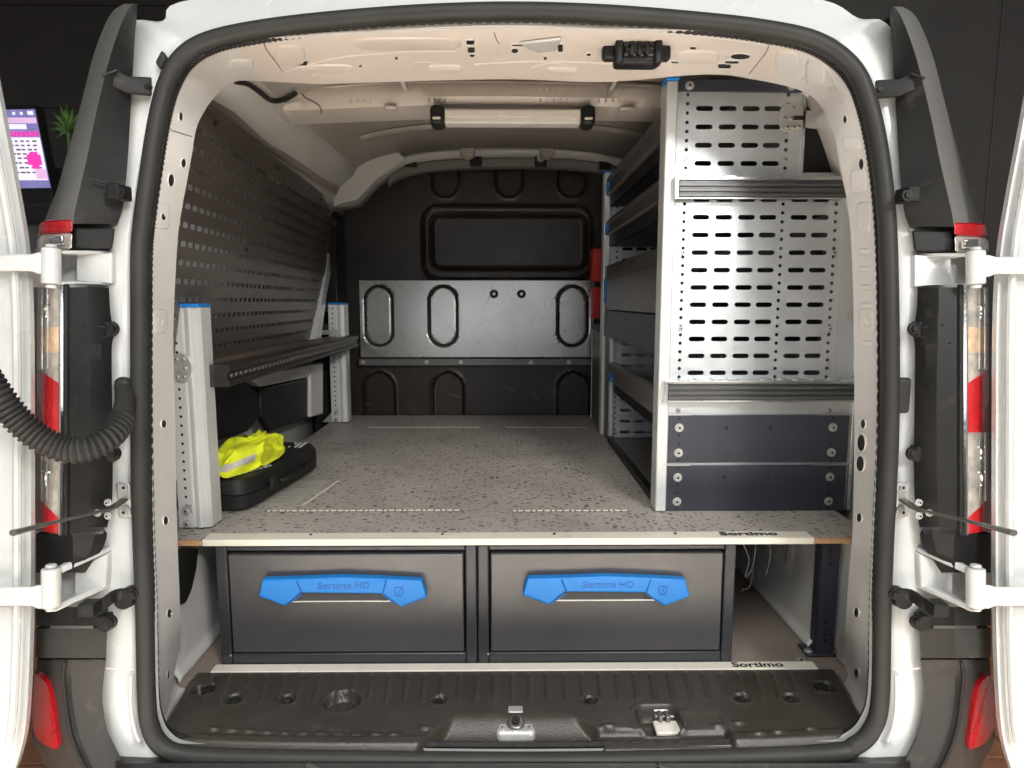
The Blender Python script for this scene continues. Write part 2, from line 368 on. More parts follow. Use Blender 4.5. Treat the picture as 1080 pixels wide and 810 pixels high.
for k, (dx, dy) in enumerate(((-20, -12), (-17, -22), (-9, -30), (-2, -32), (-21, -3), (6, -28), (-12, 6), (14, -22), (18, -10), (-4, -26))):
    tip = W(72+dx, 140+dy, 3.6+random.uniform(-.06, .06)); mid = (o0+tip)/2+Vector((0, 0, .015)); wv = (tip-o0).cross(Vector((0, 1, 0))).normalized()*.010
    b = MB(); b.add([o0-wv*.4, o0+wv*.4, mid+wv+Vector((0, -.004, 0)), mid-wv, tip], [(0, 1, 2, 3), (3, 2, 4)]); b.build('leaf', leafm, pl, solid=.001)
b = MB(); b.tube([o0, W(74, 175, 3.6)], .008, 8); b.build('stem', leafm, pl)
b = MB(); b.cyl(W(74, 232, 3.6), (0, 0, 1), .06, .25, 20, .08); b.build('plant_pot', blackp, pl)

# ------------------------------------------------------------------ the van
van = thing('delivery_van', (0, 1.9, 0), 'white delivery van, both rear doors open, cargo bay fitted with racks', 'van')
def sm(a, b_, t): t = max(0, min(1, (t-a)/(b_-a))); return t*t*(3-2*t)
ctl = [((240,797),(240,840),(240,712)),((190,793),(170,845),(205,714)),((170,783),(110,835),(193,716)),((160,765),(75,810),(189,714)),
((156,735),(60,740),(188,700)),((154,640),(52,640),(187,640)),((151,560),(52,560),(184,560)),((149,450),(52,450),(182,450)),((149,350),(52,350),(180,350)),
((149,270),(56,270),(184,260)),((152,233),(62,233),(188,225)),((161,167),(82,167),(199,165)),((169,120),(98,120),(204,135)),((179,85),(112,70),(212,117)),
((195,60),(137,24),(224,100)),((222,44),(172,22),(245,84)),((270,33),(190,2),(285,84)),((340,24),(320,-14),(345,86)),((440,16),(440,-20),(440,83)),((540,13),(540,-22),(540,81)),
((640,16),(640,-20),(640,84)),((740,24),(760,-14),(745,76)),((800,31),(868,0),(800,82)),((850,41),(905,19),(846,93)),((880,56),(934,24),(866,107)),((902,78),(968,68),(879,131)),
((915,110),(985,120),(885,150)),((926,160),(1001,167),(890,180)),((934,233),(1021,233),(899,230)),((937,330),(1031,330),(903,320)),((937,450),(1031,450),(904,450)),
((932,560),(1031,560),(902,560)),((929,640),(1031,640),(896,640)),((927,735),(1023,740),(892,700)),((918,768),(1008,810),(890,714)),((900,785),(973,835),(887,716)),
((870,793),(913,845),(878,714)),((700,799),(700,845),(700,712)),((540,801),(540,845),(540,712)),((350,799),(350,845),(350,712))]
def innerY(x, y):
    if y > 690: return 1.285
    t = max(0, min(1, (140-y)/55)); return 1.20*(1-t)+1.33*t
SEAL = cr([RP(a[0], a[1]) for a, _, _ in ctl], 5, True)
OUT = cr([RP(o_[0], o_[1], .035) for _, o_, _ in ctl], 5, True)
INN = cr([W(i[0], i[1], innerY(*i)) for _, _, i in ctl], 5, True)
n_ = len(SEAL); cen = sum(SEAL, Vector())/n_
def mixr(A, B, t, dy=0): return [a.lerp(b_, t)+Vector((0, dy, 0)) for a, b_ in zip(A, B)]
# outer skin: seal flange -> raised rear face -> corner -> sides and roof running forward
b = MB()
rings = [mixr(SEAL, OUT, -.04, .022), mixr(SEAL, OUT, .10, .022), mixr(SEAL, OUT, .17, .006), mixr(SEAL, OUT, .25, -.002), mixr(SEAL, OUT, .6, -.004), mixr(SEAL, OUT, .9, .0), OUT, mixr(SEAL, OUT, 1.03, .02)]
back = [Vector((p.x*1.02+.002, p.y+.10, p.z+(.012 if p.z > 1.7 else 0))) for p in OUT]
mid_ = [Vector((p.x*1.05, p.y+.35, p.z+(.10 if p.z > 1.6 else 0))) for p in OUT]
far_ = [Vector((p.x*1.10, 2.98, p.z+(.16 if p.z > 1.6 else 0))) for p in OUT]
rings += [back, mid_, far_]
b.loft(rings, True)
b.add([p+Vector((0, 0, 0)) for p in far_], [tuple(range(n_))])
shell = b.build('body_shell', white, van, ang=50); sh_bvh = b.bvh()
# roof rail ends
for px in (385, 862, 690):
    b = MB(); p = RP(px, -2, .12); b.box(p.x-.006, p.x+.006, p.y, p.y+.5, p.z-.01, p.z+.03); b.build('roof_stud', white, van, bev=.002)
# jamb
b = MB()
rings = [mixr(SEAL, INN, 0, .024), mixr(SEAL, INN, .30, .008), mixr(SEAL, INN, .42, .006), mixr(SEAL, INN, .52, .010), mixr(SEAL, INN, 1.0, 0), mixr(SEAL, INN, 1.02, .008)]
rings[1] = [Vector((a.lerp(c, .28).x, a.y+.020, a.lerp(c, .28).z)) for a, c in zip(SEAL, INN)]
rings[2] = [Vector((a.lerp(c, .38).x, a.y+.026, a.lerp(c, .38).z)) for a, c in zip(SEAL, INN)]
rings[3] = mixr(SEAL, INN, .5, 0)
for r_ in rings:
    for p in r_:
        if p.z < .68: p.z = min(p.z, p.z*(1-sm(.665, .60, abs(p.x)))+.54*sm(.665, .60, abs(p.x)))
b.loft(rings, True)
ret = [Vector((p.x*1.035, p.y+.012, p.z)) if p.z < 1.7 else Vector((p.x, p.y+.02, p.z+.05)) for p in rings[-1]]
b.loft([rings[-1], ret], True)
jamb = b.build('door_jamb', [inner, header_m], van, ang=40)
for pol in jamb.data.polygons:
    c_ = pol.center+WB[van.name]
    if c_.z > 1.715 and c_.y > 1.175 and -.46 < c_.x < .50: pol.material_index = 1; pm_for[van.name] = inner; jb = b.bvh()  # upper jamb faces take the warm bounce tint
# rubber seal with a fluted inner lip
b = MB(); b.tube([p+Vector((0, -.004, 0)) for p in SEAL], .0146, 14, True, sq=(1.0, .95), up=(0, -1, 0))
seal = b.build('door_seal', rubber, van)
lip = [s.lerp(i, .085)+Vector((0, .012, 0)) for s, i in zip(SEAL, INN)]
# lip: fine notched carrier
lp = []
for i in range(n_):
    for k in range(6): lp.append(lip[i].lerp(lip[(i+1) % n_], k/6))
b = MB(); b.tube(lp, [.0085 if k % 3 else .0070 for k in range(len(lp))], 6, True)
b.build('seal_carrier', blackp, seal, ang=15)

# interior shell
CXm = .012
prof = [(-.745,.58),(-.75,1.0),(-.74,1.25),(-.715,1.5),(-.690,1.68),(-.665,1.76),(-.61,1.84),(-.50,1.90),(-.3,1.935),(0,1.95)]
prof = cr([Vector((x, 0, z)) for x, z in prof], 4)
full = prof+[Vector((-p.x, 0, p.z)) for p in reversed(prof[:-1])]
def sect(Y, k, dz=0): return [Vector((p.x*k*(1+.075*(1 if p.z < 1.5 else max(0, (1.74-p.z)/.24)))+CXm, Y, p.z+(dz if p.z > 1.6 else 0))) for p in full]
SEC = [sect(1.24, .955, -.03), sect(1.5, .985, -.01), sect(1.9, 1.0), sect(2.4, 1.0), sect(2.84, .985, -.005)]
kk = 21
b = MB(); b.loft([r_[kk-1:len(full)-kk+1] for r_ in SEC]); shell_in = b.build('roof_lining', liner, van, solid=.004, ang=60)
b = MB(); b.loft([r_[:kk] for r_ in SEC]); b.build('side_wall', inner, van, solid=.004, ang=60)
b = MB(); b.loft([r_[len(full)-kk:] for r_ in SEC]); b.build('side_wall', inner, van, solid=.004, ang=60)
wallb = b.bvh()
# pressed ribs on roof skin
for Y in (2.05, 2.32):
    b = MB(); pts = []
    for x in range(-9, 10):
        pts.append(Vector((x*.055+CXm, Y, 1.938-.05*abs(x/9.5)**3)))
    b.tube(pts, .02, 8, sq=(.5, 1.6)); b.build('roof_rib', liner, van)
# upper left cant rail: bright pressed longitudinal member
def memb(side):
    b = MB(); rr = []
    for Y, k in ((1.34, .96), (1.6, .985), (2.0, 1.0), (2.4, 1.0), (2.74, .99)):
        rr.append([Vector((CXm+side*x*k, Y, z)) for x, z in ((.700, 1.735), (.685, 1.75), (.66, 1.775), (.635, 1.80), (.60, 1.825), (.585, 1.85), (.58, 1.93))])
    b.loft(rr); return b
for s_ in (-1, 1):
    b = memb(s_); o = b.build('cant_rail', inner, van, solid=.003, ang=50)
    if s_ < 0: cantb = b.bvh()
# roof beam
b = MB(); rr = []
for k in range(41):
    u = k/40; px = 287+u*(706-287)
    top = 108-23*math.sin(math.pi*min(1, u*1.15+.02))**.6 if u < .45 else 85+8*(u-.45)/.55
    top = 106-22*min(1, u/.10)**.7 if u < .10 else 84+ (3*(u-.1)/.9)
    bot = 122-8*min(1, u/.45)**.8 + 4*max(0, (u-.6)/.4)
    Y = 1.80
    p0 = W(px, top, Y+.03); p1 = W(px, top+6, Y); p2 = W(px, (top+bot)/2+2, Y-.012); p3 = W(px, bot-4, Y-.004); p4 = W(px, bot, Y+.02)
    rr.append([p0+Vector((0, .05, .02)), p0, p1, p2, p3, p4, p4+Vector((0, .10, .0)), p4+Vector((0, .12, .05))])
b.loft(rr, False)
beam = b.build('roof_beam', header_m, van, ang=45); beb = b.bvh()
# left extension of beam to the wall
b = MB(); a0 = W(292, 104, 1.80); b.obox(a0+Vector((-.04, .03, -.018)), (.05, 0, -.005), (0, .05, 0), (0, 0, .03)); b.build('beam_bracket', header_m, van, bev=.008)
# light streaks / ridges on the beam: pressed flutes
for px in list(range(370, 392, 7))+list(range(452, 476, 6))+list(range(570, 600, 7))+list(range(632, 656, 7)):
    p = W(px, 92, 1.800); q = W(px, 108, 1.787); b = MB(); b.tube([p, q], .0022, 6); b.build('pressed_flute', header_m, van)
def beamline(pts, r_, mat, name):
    line_on(pts, beb, r_, mat, name, 0)
beamline([(317,97),(322,103),(330,107),(337,112),(339,119)], .0022, seamm, 'beam_seam')
beamline([(340,92),(420,88),(540,87),(690,91)], .0026, header_m, 'beam_bead')
b = MB(); p_ = W(413, 115, 1.79); b.box(p_.x-.016, p_.x+.016, 1.775, 1.80, p_.z-.004, p_.z+.004); b.build('beam_tab', header_m, van, bev=.002)
b = MB(); p_ = W(661, 116, 1.79); b.box(p_.x-.018, p_.x+.018, 1.775, 1.80, p_.z-.004, p_.z+.004); b.build('beam_tab', header_m, van, bev=.002)
# lamp bar
lamp = MB(); A = W(469, 124, 1.77); B = W(612, 125, 1.77)
lamp.box(A.x, B.x, 1.755, 1.80, A.z-.018, A.z+.020); lo = lamp.build('lamp_bar', lampm, van, bev=.005)
b = MB(); b.box(A.x+.002, B.x-.002, 1.750, 1.754, A.z-.004, A.z+.014); b.build('lamp_lens', M('lamp_lens_plastic', (.85, .80, .72), .25, var=.02), lo, bev=.001)
for x0, x1 in ((A.x-.036, A.x), (B.x, B.x+.036)):
    b = MB(); b.box(x0, x1, 1.742, 1.81, A.z-.024, A.z+.026); o = b.build('lamp_end_cap', blackp, lo, bev=.012, seg=4)
    b = MB(); b.box((x0+x1)/2-.010, (x0+x1)/2+.010, 1.738, 1.742, A.z-.012, A.z-.006); b.build('lamp_switch', lampm, lo, bev=.001)
# front roof header and clips
arch = [(348,240),(352,222),(362,217),(376,214),(386,204),(396,193),(410,183),(424,174),(450,168),(490,165),(540,164),(590,165),(625,168),(650,173),(690,182),(740,200)]
b = MB(); P = cr([W(x, y, 2.72) for x, y in arch], 4); rr = []
for i, p in enumerate(P):
    rr.append([p+Vector((0, .0, .10)), p+Vector((0, -.03, .028)), p+Vector((0, -.045, .018)), p+Vector((0, -.05, .010)), p+Vector((0, -.04, .0)), p+Vector((0, .10, -.004))])
b.loft(rr); b.build('front_roof_flange', inner, van, ang=50, solid=.003)
b = MB(); P2 = cr([W(x, y+8, 2.745) for x, y in arch[6:15]], 4)
b.loft([[p+Vector((0, 0, .022)), p+Vector((0, -.006, .012)), p+Vector((0, -.006, -.014)), p+Vector((0, .01, -.022))] for p in P2]); b.build('front_header_strip', M('header_strip_grey', (.20, .195, .19), .4, .3), van, solid=.003, ang=50)
for px in (433, 502, 570, 638):
    p = W(px, 168 if px != 638 else 171, 2.735); b = MB(); b.box(p.x-.024, p.x+.024, 2.72, 2.75, p.z-.03, p.z+.026); o = b.build('header_clip', blackp, van, bev=.004)
    bolt((p.x, 2.718, p.z), (0, -1, 0), .010, steel if px in (433, 570) else greyp, o)
for px in (493, 577):
    p = W(px, 157, 2.68); b = MB(); b.cyl((p.x, p.y, p.z-.008), (0, -1, 0), .034, .02, 20, .026); b.build('header_dimple', liner, van)

b = MB(); b.prism([W(x, y, 2.62) for x, y in ((346,168),(420,160),(428,168),(410,180),(396,190),(386,201),(376,211),(362,214),(352,218))], (0, .03, 0)); b.build('front_corner_gusset', inner, van, bev=.004)
# bulkhead as a pressed sheet
def sdrr(x, z, cx, cz, hx, hz, r):
    qx = abs(x-cx)-hx+r; qz = abs(z-cz)-hz+r
    return math.hypot(max(qx, 0), max(qz, 0))+min(max(qx, qz), 0)-r
def bx_(px0, py0, px1, py1, Y=2.8):
    a = W(px0, py0, Y); c = W(px1, py1, Y); return ((a.x+c.x)/2, (a.z+c.z)/2, abs(c.x-a.x)/2, abs(c.z-a.z)/2)
def sm(a, b_, t): t = max(0, min(1, (t-a)/(b_-a))); return t*t*(3-2*t)
feat = []
wo = bx_(445, 217, 623, 296); wi = bx_(455, 227, 617, 284)
ov = [bx_(x0, 301, x0+32, 365) for x0 in (385, 452, 587)]
lo_ = [bx_(x0, 392, x0+34, 470) for x0 in (384, 456, 587)]
up_ = [bx_(x0, 150, x0+30, 209) for x0 in (454, 522, 588)]
def bulk_y(x, z):
    y = 2.8
    d = sdrr(x, z, *wo, .07); y -= .010*(1-sm(.0, .010, abs(d+.004))); 
    d = sdrr(x, z, *wi, .04); y += .014*(1-sm(-.012, .002, d)); y -= .006*(1-sm(0, .006, abs(d-.004)))
    for o in lo_+up_:
        d = sdrr(x, z, *o, o[2]); y += .010*(1-sm(-.008, .0, d)); y -= .004*(1-sm(0, .006, abs(d-.003)))
    return y
zb0, zb1 = zat(296, 2.79), zat(376, 2.79)
b = MB(); nx, nz = 260, 200; vs = []; X0, X1, Z0, Z1 = -.76, .78, .6, 1.93
for j in range(nz+1):
    for i in range(nx+1):
        x = X0+(X1-X0)*i/nx; z = Z0+(Z1-Z0)*j/nz; vs.append((x, bulk_y(x, z), z))
b.add(vs, [(j*(nx+1)+i, j*(nx+1)+i+1, (j+1)*(nx+1)+i+1, (j+1)*(nx+1)+i) for j in range(nz) for i in range(nx)])
bh = b.build('bulkhead', bulk, van, merge=False, ang=40)
# the middle band: a proud sheet, tilted back a little, with pressed ovals
b = MB(); nx, nz = 240, 80; vs = []; xa = W(380, 330, 2.78).x; xb = .76
for j in range(nz+1):
    for i in range(nx+1):
        x = xa+(xb-xa)*i/nx; z = zb1+(zb0-zb1)*j/nz; y = 2.765+.012*j/nz
        for o in ov:
            d = sdrr(x, z, *o, o[2]); y += .012*(1-sm(0, .007, abs(d+.004)))
        vs.append((x, y, z))
b.add(vs, [(j*(nx+1)+i, j*(nx+1)+i+1, (j+1)*(nx+1)+i+1, (j+1)*(nx+1)+i) for j in range(nz) for i in range(nx)])
band = b.build('bulkhead_band', bandm, bh, merge=False, solid=.0, ang=40)
for o in ov:
    b = MB(); pts = []
    for k in range(40):
        t = k*2*math.pi/40; cx, cz, hx, hz = o; c, s_ = math.cos(t), math.sin(t)
        pts.append(Vector((cx+(hx-.004)*c, 2.7745, cz+(hz-hx)*(1 if s_ > 0 else -1)*(1 if abs(s_) > 1e-6 else 0)+(hx-.004)*s_)))
    b.tube(pts, .0042, 6, True); b.build('oval_bead', rubber, band)
for px in (521, 550):
    p = W(px, 310, 2.765); q = MB(); q.cyl((p.x, 2.772, p.z), (0, -1, 0), .018, .010, 20, .014); q.cyl((p.x, 2.762, p.z), (0, -1, 0), .006, .004, 12, mi=1); q.build('blanking_plug', [rubber, steel], band)
b = MB(); p0 = W(378, 378, 2.76); p1 = W(378, 386, 2.76); b.box(p0.x, .76, 2.757, 2.785, p1.z, p0.z); bar = b.build('lashing_bar', M('bar_paint', (.16, .155, .15), .35, .5, dirt=(.3, .28, .26)), van, bev=.004)
for px in (383, 450, 486, 560, 600):
    p = W(px, 382, 2.757); bolt(p, (0, -1, 0), .006, steel, bar)
# scratches on bulkhead
for k in range(16):
    px = random.uniform(385, 600); py = random.choice((random.uniform(300, 366), random.uniform(395, 430))); 
    p = W(px, py, 2.762 if py < 370 else 2.797); l = random.uniform(.006, .03); a = random.uniform(0, 3.1)
    if py > 370 and bulk_y(p.x, p.z) < 2.797: continue
    b = MB(); b.obox(p, (l*math.cos(a), 0, l*math.sin(a)), (0, .0006, 0), (-.0007*math.sin(a), 0, .0007*math.cos(a))); b.build('scuff', M('scuff_mark', (.25, .24, .23), .5) if k == 0 else bpy.data.materials['scuff_mark'], bh)

# left wall below the slotted panel, B pillar etc.
def xplane(pts, X, th, name, mat, bev=.003, par=van):
    b = MB(); b.prism([WX(x, y, X) for x, y in pts], (th, 0, 0)); return b.build(name, mat, par, bev=bev)
xplane([(222,400),(262,405),(272,415),(274,440),(262,455),(215,470)], -.712, -.02, 'black_wheel_trim', blackp, .006)
xplane([(276,409),(328,398),(328,440),(285,456),(276,440)], -.712, -.02, 'black_side_trim', blackp, .006)
xplane([(262,398),(328,384),(330,397),(276,408)], -.705, -.03, 'side_rail_pressing', inner, .006)
xplane([(328,384),(341,382),(341,437),(328,440)], -.700, -.03, 'pillar_pressing', inner, .006)
xplane([(352,243),(357,247),(345,310),(338,365),(332,366),(342,300)], -.690, -.03, 'pillar_flange', white, .004)
b = MB(); b.box(-.78, -.66, 2.66, 2.80, .6, 1.70); b.build('front_pillar_cover', blackp, van, bev=.01)
for px, py in ((352, 235), (344, 325), (343, 345)):
    p = W(px, py, 2.6); bolt(p, (.3, -1, 0), .010, greyp, van)
# holes on jamb, header and cant rail
for px, py, ww, hh in ((190,123,4,9),(193,172,5,9),(180,190,6,13),(172,228,5,8),(168,339,5,8),(172,447,5,8),(174,549,5,9),(178,647,5,9),(178,711,5,9),
                       (892,126,4,8),(909,173,5,11),(904,191,6,15),(913,229,5,8),(915,339,5,8),(911,447,5,9),(909,467,8,17),(908,489,8,16),(907,546,5,9),(904,646,5,10),(904,710,5,9)):
    hole(px, py, ww, hh, jb, van, 'jamb_hole_disc')
for px, py, ww, hh, rd in ((306,55,22,6,1),(311,62,12,2,0),(318,66,12,5,0),(496,44,8,5,0),(497,52,7,6,0),(498,58,5,3,1),(547,47,13,2,0),(543,53,7,5,1),(418,61,3,3,1),(380,69,3,3,1),
                       (781,59,20,6,1),(772,65,14,3,0),(764,69,13,5,0),(731,50,6,3,0),(701,64,5,2,0),(712,65,7,2,0),(621,57,4,3,0),(575,61,3,3,0),(591,50,5,8,0)):
    hole(px, py, ww, hh, jb, van, 'header_hole_disc', round_=bool(rd))
# pressed relief on the jamb (raised pads)
def pad(px, py, ww, hh, bvh, name, mat, t=.004, par=van, bev=.003, off=.0):
    P, n = outline(px, py, ww, hh, bvh, .5)
    if not P: return
    c = sum(P, Vector())/len(P)
    e = min(.2, .006/max(.004, min((p-c).length for p in P)))
    b = MB(); b.loft([[q-n*.002 for q in P], [c+(q-c)*(1-e*.5)+n*t*.7 for q in P], [c+(q-c)*(1-e)+n*t for q in P]], True, True)
    return b.build(name, mat, par, ang=60)
for px, py, ww, hh in ((171,228,17,30),(169,339,16,28),(911,229,16,34),(914,339,16,30),(898,151,20,14),(905,191,18,26),(911,265,12,6),(912,284,12,6),(913,303,12,6),(914,322,12,6),(914,362,12,6)):
    pad(px, py, ww, hh, jb, 'pressed_pad', inner, .0016)
for px, py, ww, hh in ((345,72,60,9),(470,72,38,8),(593,74,36,7),(430,46,120,14),(735,60,50,14),(830,66,26,26),(860,76,22,30),(306,58,34,22),(255,68,28,12)):
    pad(px, py, ww, hh, jb, 'header_pressing', inner if px > 800 or px < 260 else header_m, .0022)
h = hit(573, 45, jb)
if h:
    b = MB(); p, n = h; r, u = frame(n); sc = (p-CAMP).dot(fwd)/F
    b.prism([p+n*.001+r*x*sc+u*y*sc*1.6 for x, y in ((-24, 7), (22, 7), (19, 1), (9, -9), (-9, -9), (-17, -2))], n*.006); b.build('wiring_cover', white, van, bev=.004)
line_on([(277,42),(281,52),(290,64),(299,76)], jb, .0011, seamm, 'panel_seam')
line_on([(812,44),(808,55),(798,68),(790,78)], jb, .0011, seamm, 'panel_seam')
line_on([(521,34),(523,40),(526,46)], jb, .0009, seamm, 'panel_seam')
line_on([(173,132),(180,137),(192,141),(202,144)], jb, .0010, seamm, 'panel_seam')
for pts in (((835,72),(842,62),(852,60),(866,72)),((846,84),(858,78),(868,86),(876,100)),((850,56),(862,60),(876,76),(886,96)),((838,56),(850,52),(864,54)),((870,96),(880,92),(892,104)),((884,112),(890,108),(898,120))):
    line_on(pts, jb, .0026, inner, 'pressed_rib', -.0012)
for pts in (((300,76),(350,62),(420,55),(480,54)),((500,68),(560,65),(620,66),(690,72)),((430,72),(440,66),(455,66),(466,72)),((560,72),(575,67),(590,67),(604,73)),((330,80),(345,74),(362,74),(375,80))):
    line_on(pts, jb, .0024, header_m, 'pressed_rib', -.0010)
for pts in (((280,45),(330,37),(420,32),(540,29)),((540,29),(640,31),(740,39),(812,48))):
    line_on(pts, jb, .0022, inner, 'pressed_rib', -.0010)
# interior upper latch striker
h = hit(670, 53, jb); p, n = h; p = p+Vector((0, 0, .0)); sc = (p-CAMP).dot(fwd)/F
b = MB(); b.obox(p+Vector((0, -.012, -.010)), (24*sc, 0, 0), (0, .018, 0), (0, 0, 14*sc)); lt = b.build('upper_latch', blackp, van, bev=.008, seg=3)
b = MB(); b.obox(p+Vector((0, -.008, -.008)), (36*sc, 0, 0), (0, .010, 0), (0, 0, 8*sc)); b.build('latch_wing', blackp, lt, bev=.007, seg=3)
for s_ in (-1, 1):
    b = MB(); b.obox(p+Vector((s_*20*sc, -.026, -.006)), (4*sc, 0, 0), (0, .012, 0), (0, 0, 17*sc)); b.build('latch_cheek', blackp, lt, bev=.004)
b = MB(); b.box(p.x-15*sc, p.x+15*sc, p.y-.034, p.y-.030, p.z-.022, p.z+.004); b.tube([(p.x-14*sc, p.y-.036, p.z-.012), (p.x+14*sc, p.y-.036, p.z-.012)], .004, 8); b.build('latch_pin', M('latch_black', (.01, .01, .01), .2), lt)
for k in (-1, 0, 1):
    b = MB(); b.box(p.x+k*.013-.003, p.x+k*.013+.003, p.y-.042, p.y-.034, p.z-.022, p.z+.0); b.build('latch_tooth', blackp, lt, bev=.001)
# cables over the header at left
b = MB(); b.tube(cr([W(x, y, Y) for x, y, Y in ((248,86,1.5),(262,89,1.55),(275,98,1.62),(286,106,1.7),(300,105,1.74),(312,98,1.72))], 5), .006, 8); b.build('roof_wiring', rubber, van)
for px, py, ww, hh in ((322,155,5,8),(342,167,6,16),(326,178,4,6),(300,150,4,4),(308,165,3,4),(237,96,3,3),(292,130,3,4)):
    hole(px, py, ww, hh, cantb, van, 'rail_hole_disc')

# cargo floor, wheel housings
b = MB(); b.box(-.76, .78, 1.262, 2.82, .57, .598); fl = b.build('cargo_floor', floorm, van)
for s_, X in ((1, .668), (-1, -.658)):
    b = MB(); b.prism([(X, 1.345, .60), (X+s_*.02, 1.345, .62), (X+s_*.02, 2.2, .62), (X, 2.2, .60)], (s_*.09, 0, 0)); 
    nx, nz = 60, 26; vs = []
    for j in range(nz+1):
        for i in range(nx+1):
            y0_ = 1.355 if s_ > 0 else 1.24; y = y0_+(2.30-y0_)*i/nx; z = .598+.260*j/nz; x = X+s_*(.014*sm(.0, .04, .66-z+.0)*0)
            x = X + s_*(.012*sm(.63, .60, z)*0)
            x += s_*.012*sm(.60, .90, z)
            d = sdrr(y, z, 1.58, .755, .075, .045, .02); x -= s_*.008*(1-sm(0, .012, abs(d+.004)))
            x += -s_*.010*(1-sm(.0, .018, z-.605))
            x += s_*.012*math.sin((y-1.3)*2.4)*sm(.62, .8, z)
            vs.append((x, y, z))
    b = MB(); b.add(vs, [(j*(nx+1)+i, j*(nx+1)+i+1, (j+1)*(nx+1)+i+1, (j+1)*(nx+1)+i) for j in range(nz) for i in range(nx)])
    b.build('wheel_housing', inner, van, solid=.003, ang=60)
b = MB(); b.box(.716, .73, 1.20, 1.40, .60, .858); b.box(.711, .716, 1.285, 1.30, .60, .858); b.build('side_return_panel', inner, van, bev=.002)
# flange feet between jamb and floor
for s_, X in ((1, .700),):
    b = MB(); b.prism([(X, 1.29, .60), (X, 1.32, .60), (X+s_*.004, 1.32, .66), (X+s_*.004, 1.29, .655)], (s_*.02, 0, 0)); b.build('floor_bracket', liner, van, bev=.003)
xplane([(188,578),(210,578),(208,600),(203,622),(197,636),(188,640)], -.648, -.008, 'black_wheel_trim', blackp, .004)

b = MB(); b.box(-.70, .72, 1.03, 1.262, .46, .555); b.build('rear_crossmember', blackp, van)
# ---------------- sill cover (heightfield)
def sill():
    nx, ny = 420, 110; vs = []
    yb, yf = 1.275, 1.022
    LB = WZ(205, 708, .6); RB = WZ(883, 706, .6); LF = WZ(171, 768, .6); RF = WZ(914, 762, .6)
    pts_circ = [(247,739,9,.008),(303,739,8,.008),(361,741,17,.022),(463,740,7,.007),(622,740,7,.007),(782,738,8,.008),(834,738,8,.008)]
    circ = []
    for x, y, r, d in pts_circ:
        q = WZ(x, y, .6); circ.append((q.x, q.y, r*1.12/F*1.29, d))
    big = [(WZ(215,729,.6), .022, .017), (WZ(868,726,.6), .022, .017)]
    dim = []
    for k in range(11): dim.append(WZ(224+k*19.2, 772+min(k, 4)*.9, .6))
    for x, y in ((449,768),(642,766),(801,778),(822,777),(856,774),(757,764),(780,764)): dim.append(WZ(x, y, .6))
    ribs = []
    for k in range(-17, 18):
        ribs.append(k*.0345+.012)
    r1l, r1r = WZ(483,753,.6), WZ(601,753,.6)
    for j in range(ny+1):
        v = j/ny; y = yb+(yf-yb)*v
        sl = min(1, v/.80); xl = LB.x+(LF.x-LB.x)*sl; xr = RB.x+(RF.x-RB.x)*sl
        # rounded front corners
        if v > .80:
            c = (v-.80)/.20; ins = .10*(1-math.sqrt(max(0, 1-c*c))); xl += ins; xr -= ins
        for i in range(nx+1):
            u = i/nx; x = xl+(xr-xl)*u
            z = .603
            # bow: front edge curves up towards the corners
            yy = y+.018*(abs(x)/.62)**3*sm(.3, 1, v)
            # front lip roll off
            z -= .030*sm(.90, 1.0, v)**1.5
            z += .004*(sm(.80, .86, v)-sm(.90, .94, v))
            # edges at sides
            e = min(x-xl, xr-x); z -= .010*(1-sm(0, .012, e))
            z -= .006*(1-sm(0, .02, v))
            # ribs on rear half, slanting slightly
            if v < .50:
                env = sm(.03, .10, v)*(1-sm(.38, .46, v))
                for rb in ribs:
                    d = abs(x-rb*(1-(v-.25)*.10)); 
                    if d < .007: z += .0032*env*(1-sm(.0008, .006, d))
            for cx, cy, r, d_ in circ:
                d = math.hypot(x-cx, (y-cy)*1.0)
                if d < r+.008:
                    z -= d_*(1-sm(r-.004, r, d)); z += .002*(1-sm(0, .004, abs(d-r-.002)))
            for q, rx, ry in big:
                d = sdrr(x, y, q.x, q.y, rx, ry, .012)
                if d < .01: z -= .016*(1-sm(-.006, .0, d)); z += .003*(1-sm(0, .004, abs(d-.002)))
            for q in dim:
                dx, dy = x-q.x, y-q.y; d = math.hypot(dx, dy*1.2)
                if d < .016: z += .006*(1-sm(.011, .0145, d))*sm(.006, -.010, dy)
            # centre recess for the lower latch
            ya = 1.133; t = sm(ya, ya-.012, y)
            half_l = -.083-(.066)*max(0, (ya-y)/.105)*1.0; half_r = .110+.052*max(0, min(1, (ya-y)/.055))
            m = sm(half_l-.012, half_l+.002, x)*(1-sm(half_r-.002, half_r+.012, x))*sm(ya+.004, ya-.006, y)
            dep = .026*sm(ya, 1.082, y)+.012*sm(1.074, 1.068, y)
            # shallow channel to the right of it
            m2 = sm(.105, .12, x)*(1-sm(.385, .395, x))*sm(1.088, 1.080, y)
            m3 = (sm(.215, .24, x)*(1-sm(.385, .40, x)))*sm(1.135, 1.12, y)*.5
            z -= max(m*dep, m2*.014, m3*.010)
            # hole for the right latch
            d = sdrr(x, y, .277, 1.115, .040, .034, .02)
            if d < .01: z -= .030*(1-sm(-.006, .0, d)); z += .004*(1-sm(0, .006, abs(d-.004)))
            vs.append((x, yy, z))
    b = MB(); b.add(vs, [(j*(nx+1)+i, j*(nx+1)+i+1, (j+1)*(nx+1)+i+1, (j+1)*(nx+1)+i) for j in range(ny) for i in range(nx)])
    # front skirt down to the seal
    row = vs[-(nx+1):]; b.loft([[Vector(p) for p in row], [Vector(p)+Vector((0, -.002, -.02)) for p in row]])
    return b
b = sill(); sillo = b.build('sill_cover', sillm, van, merge=False, ang=180); silb = b.bvh()
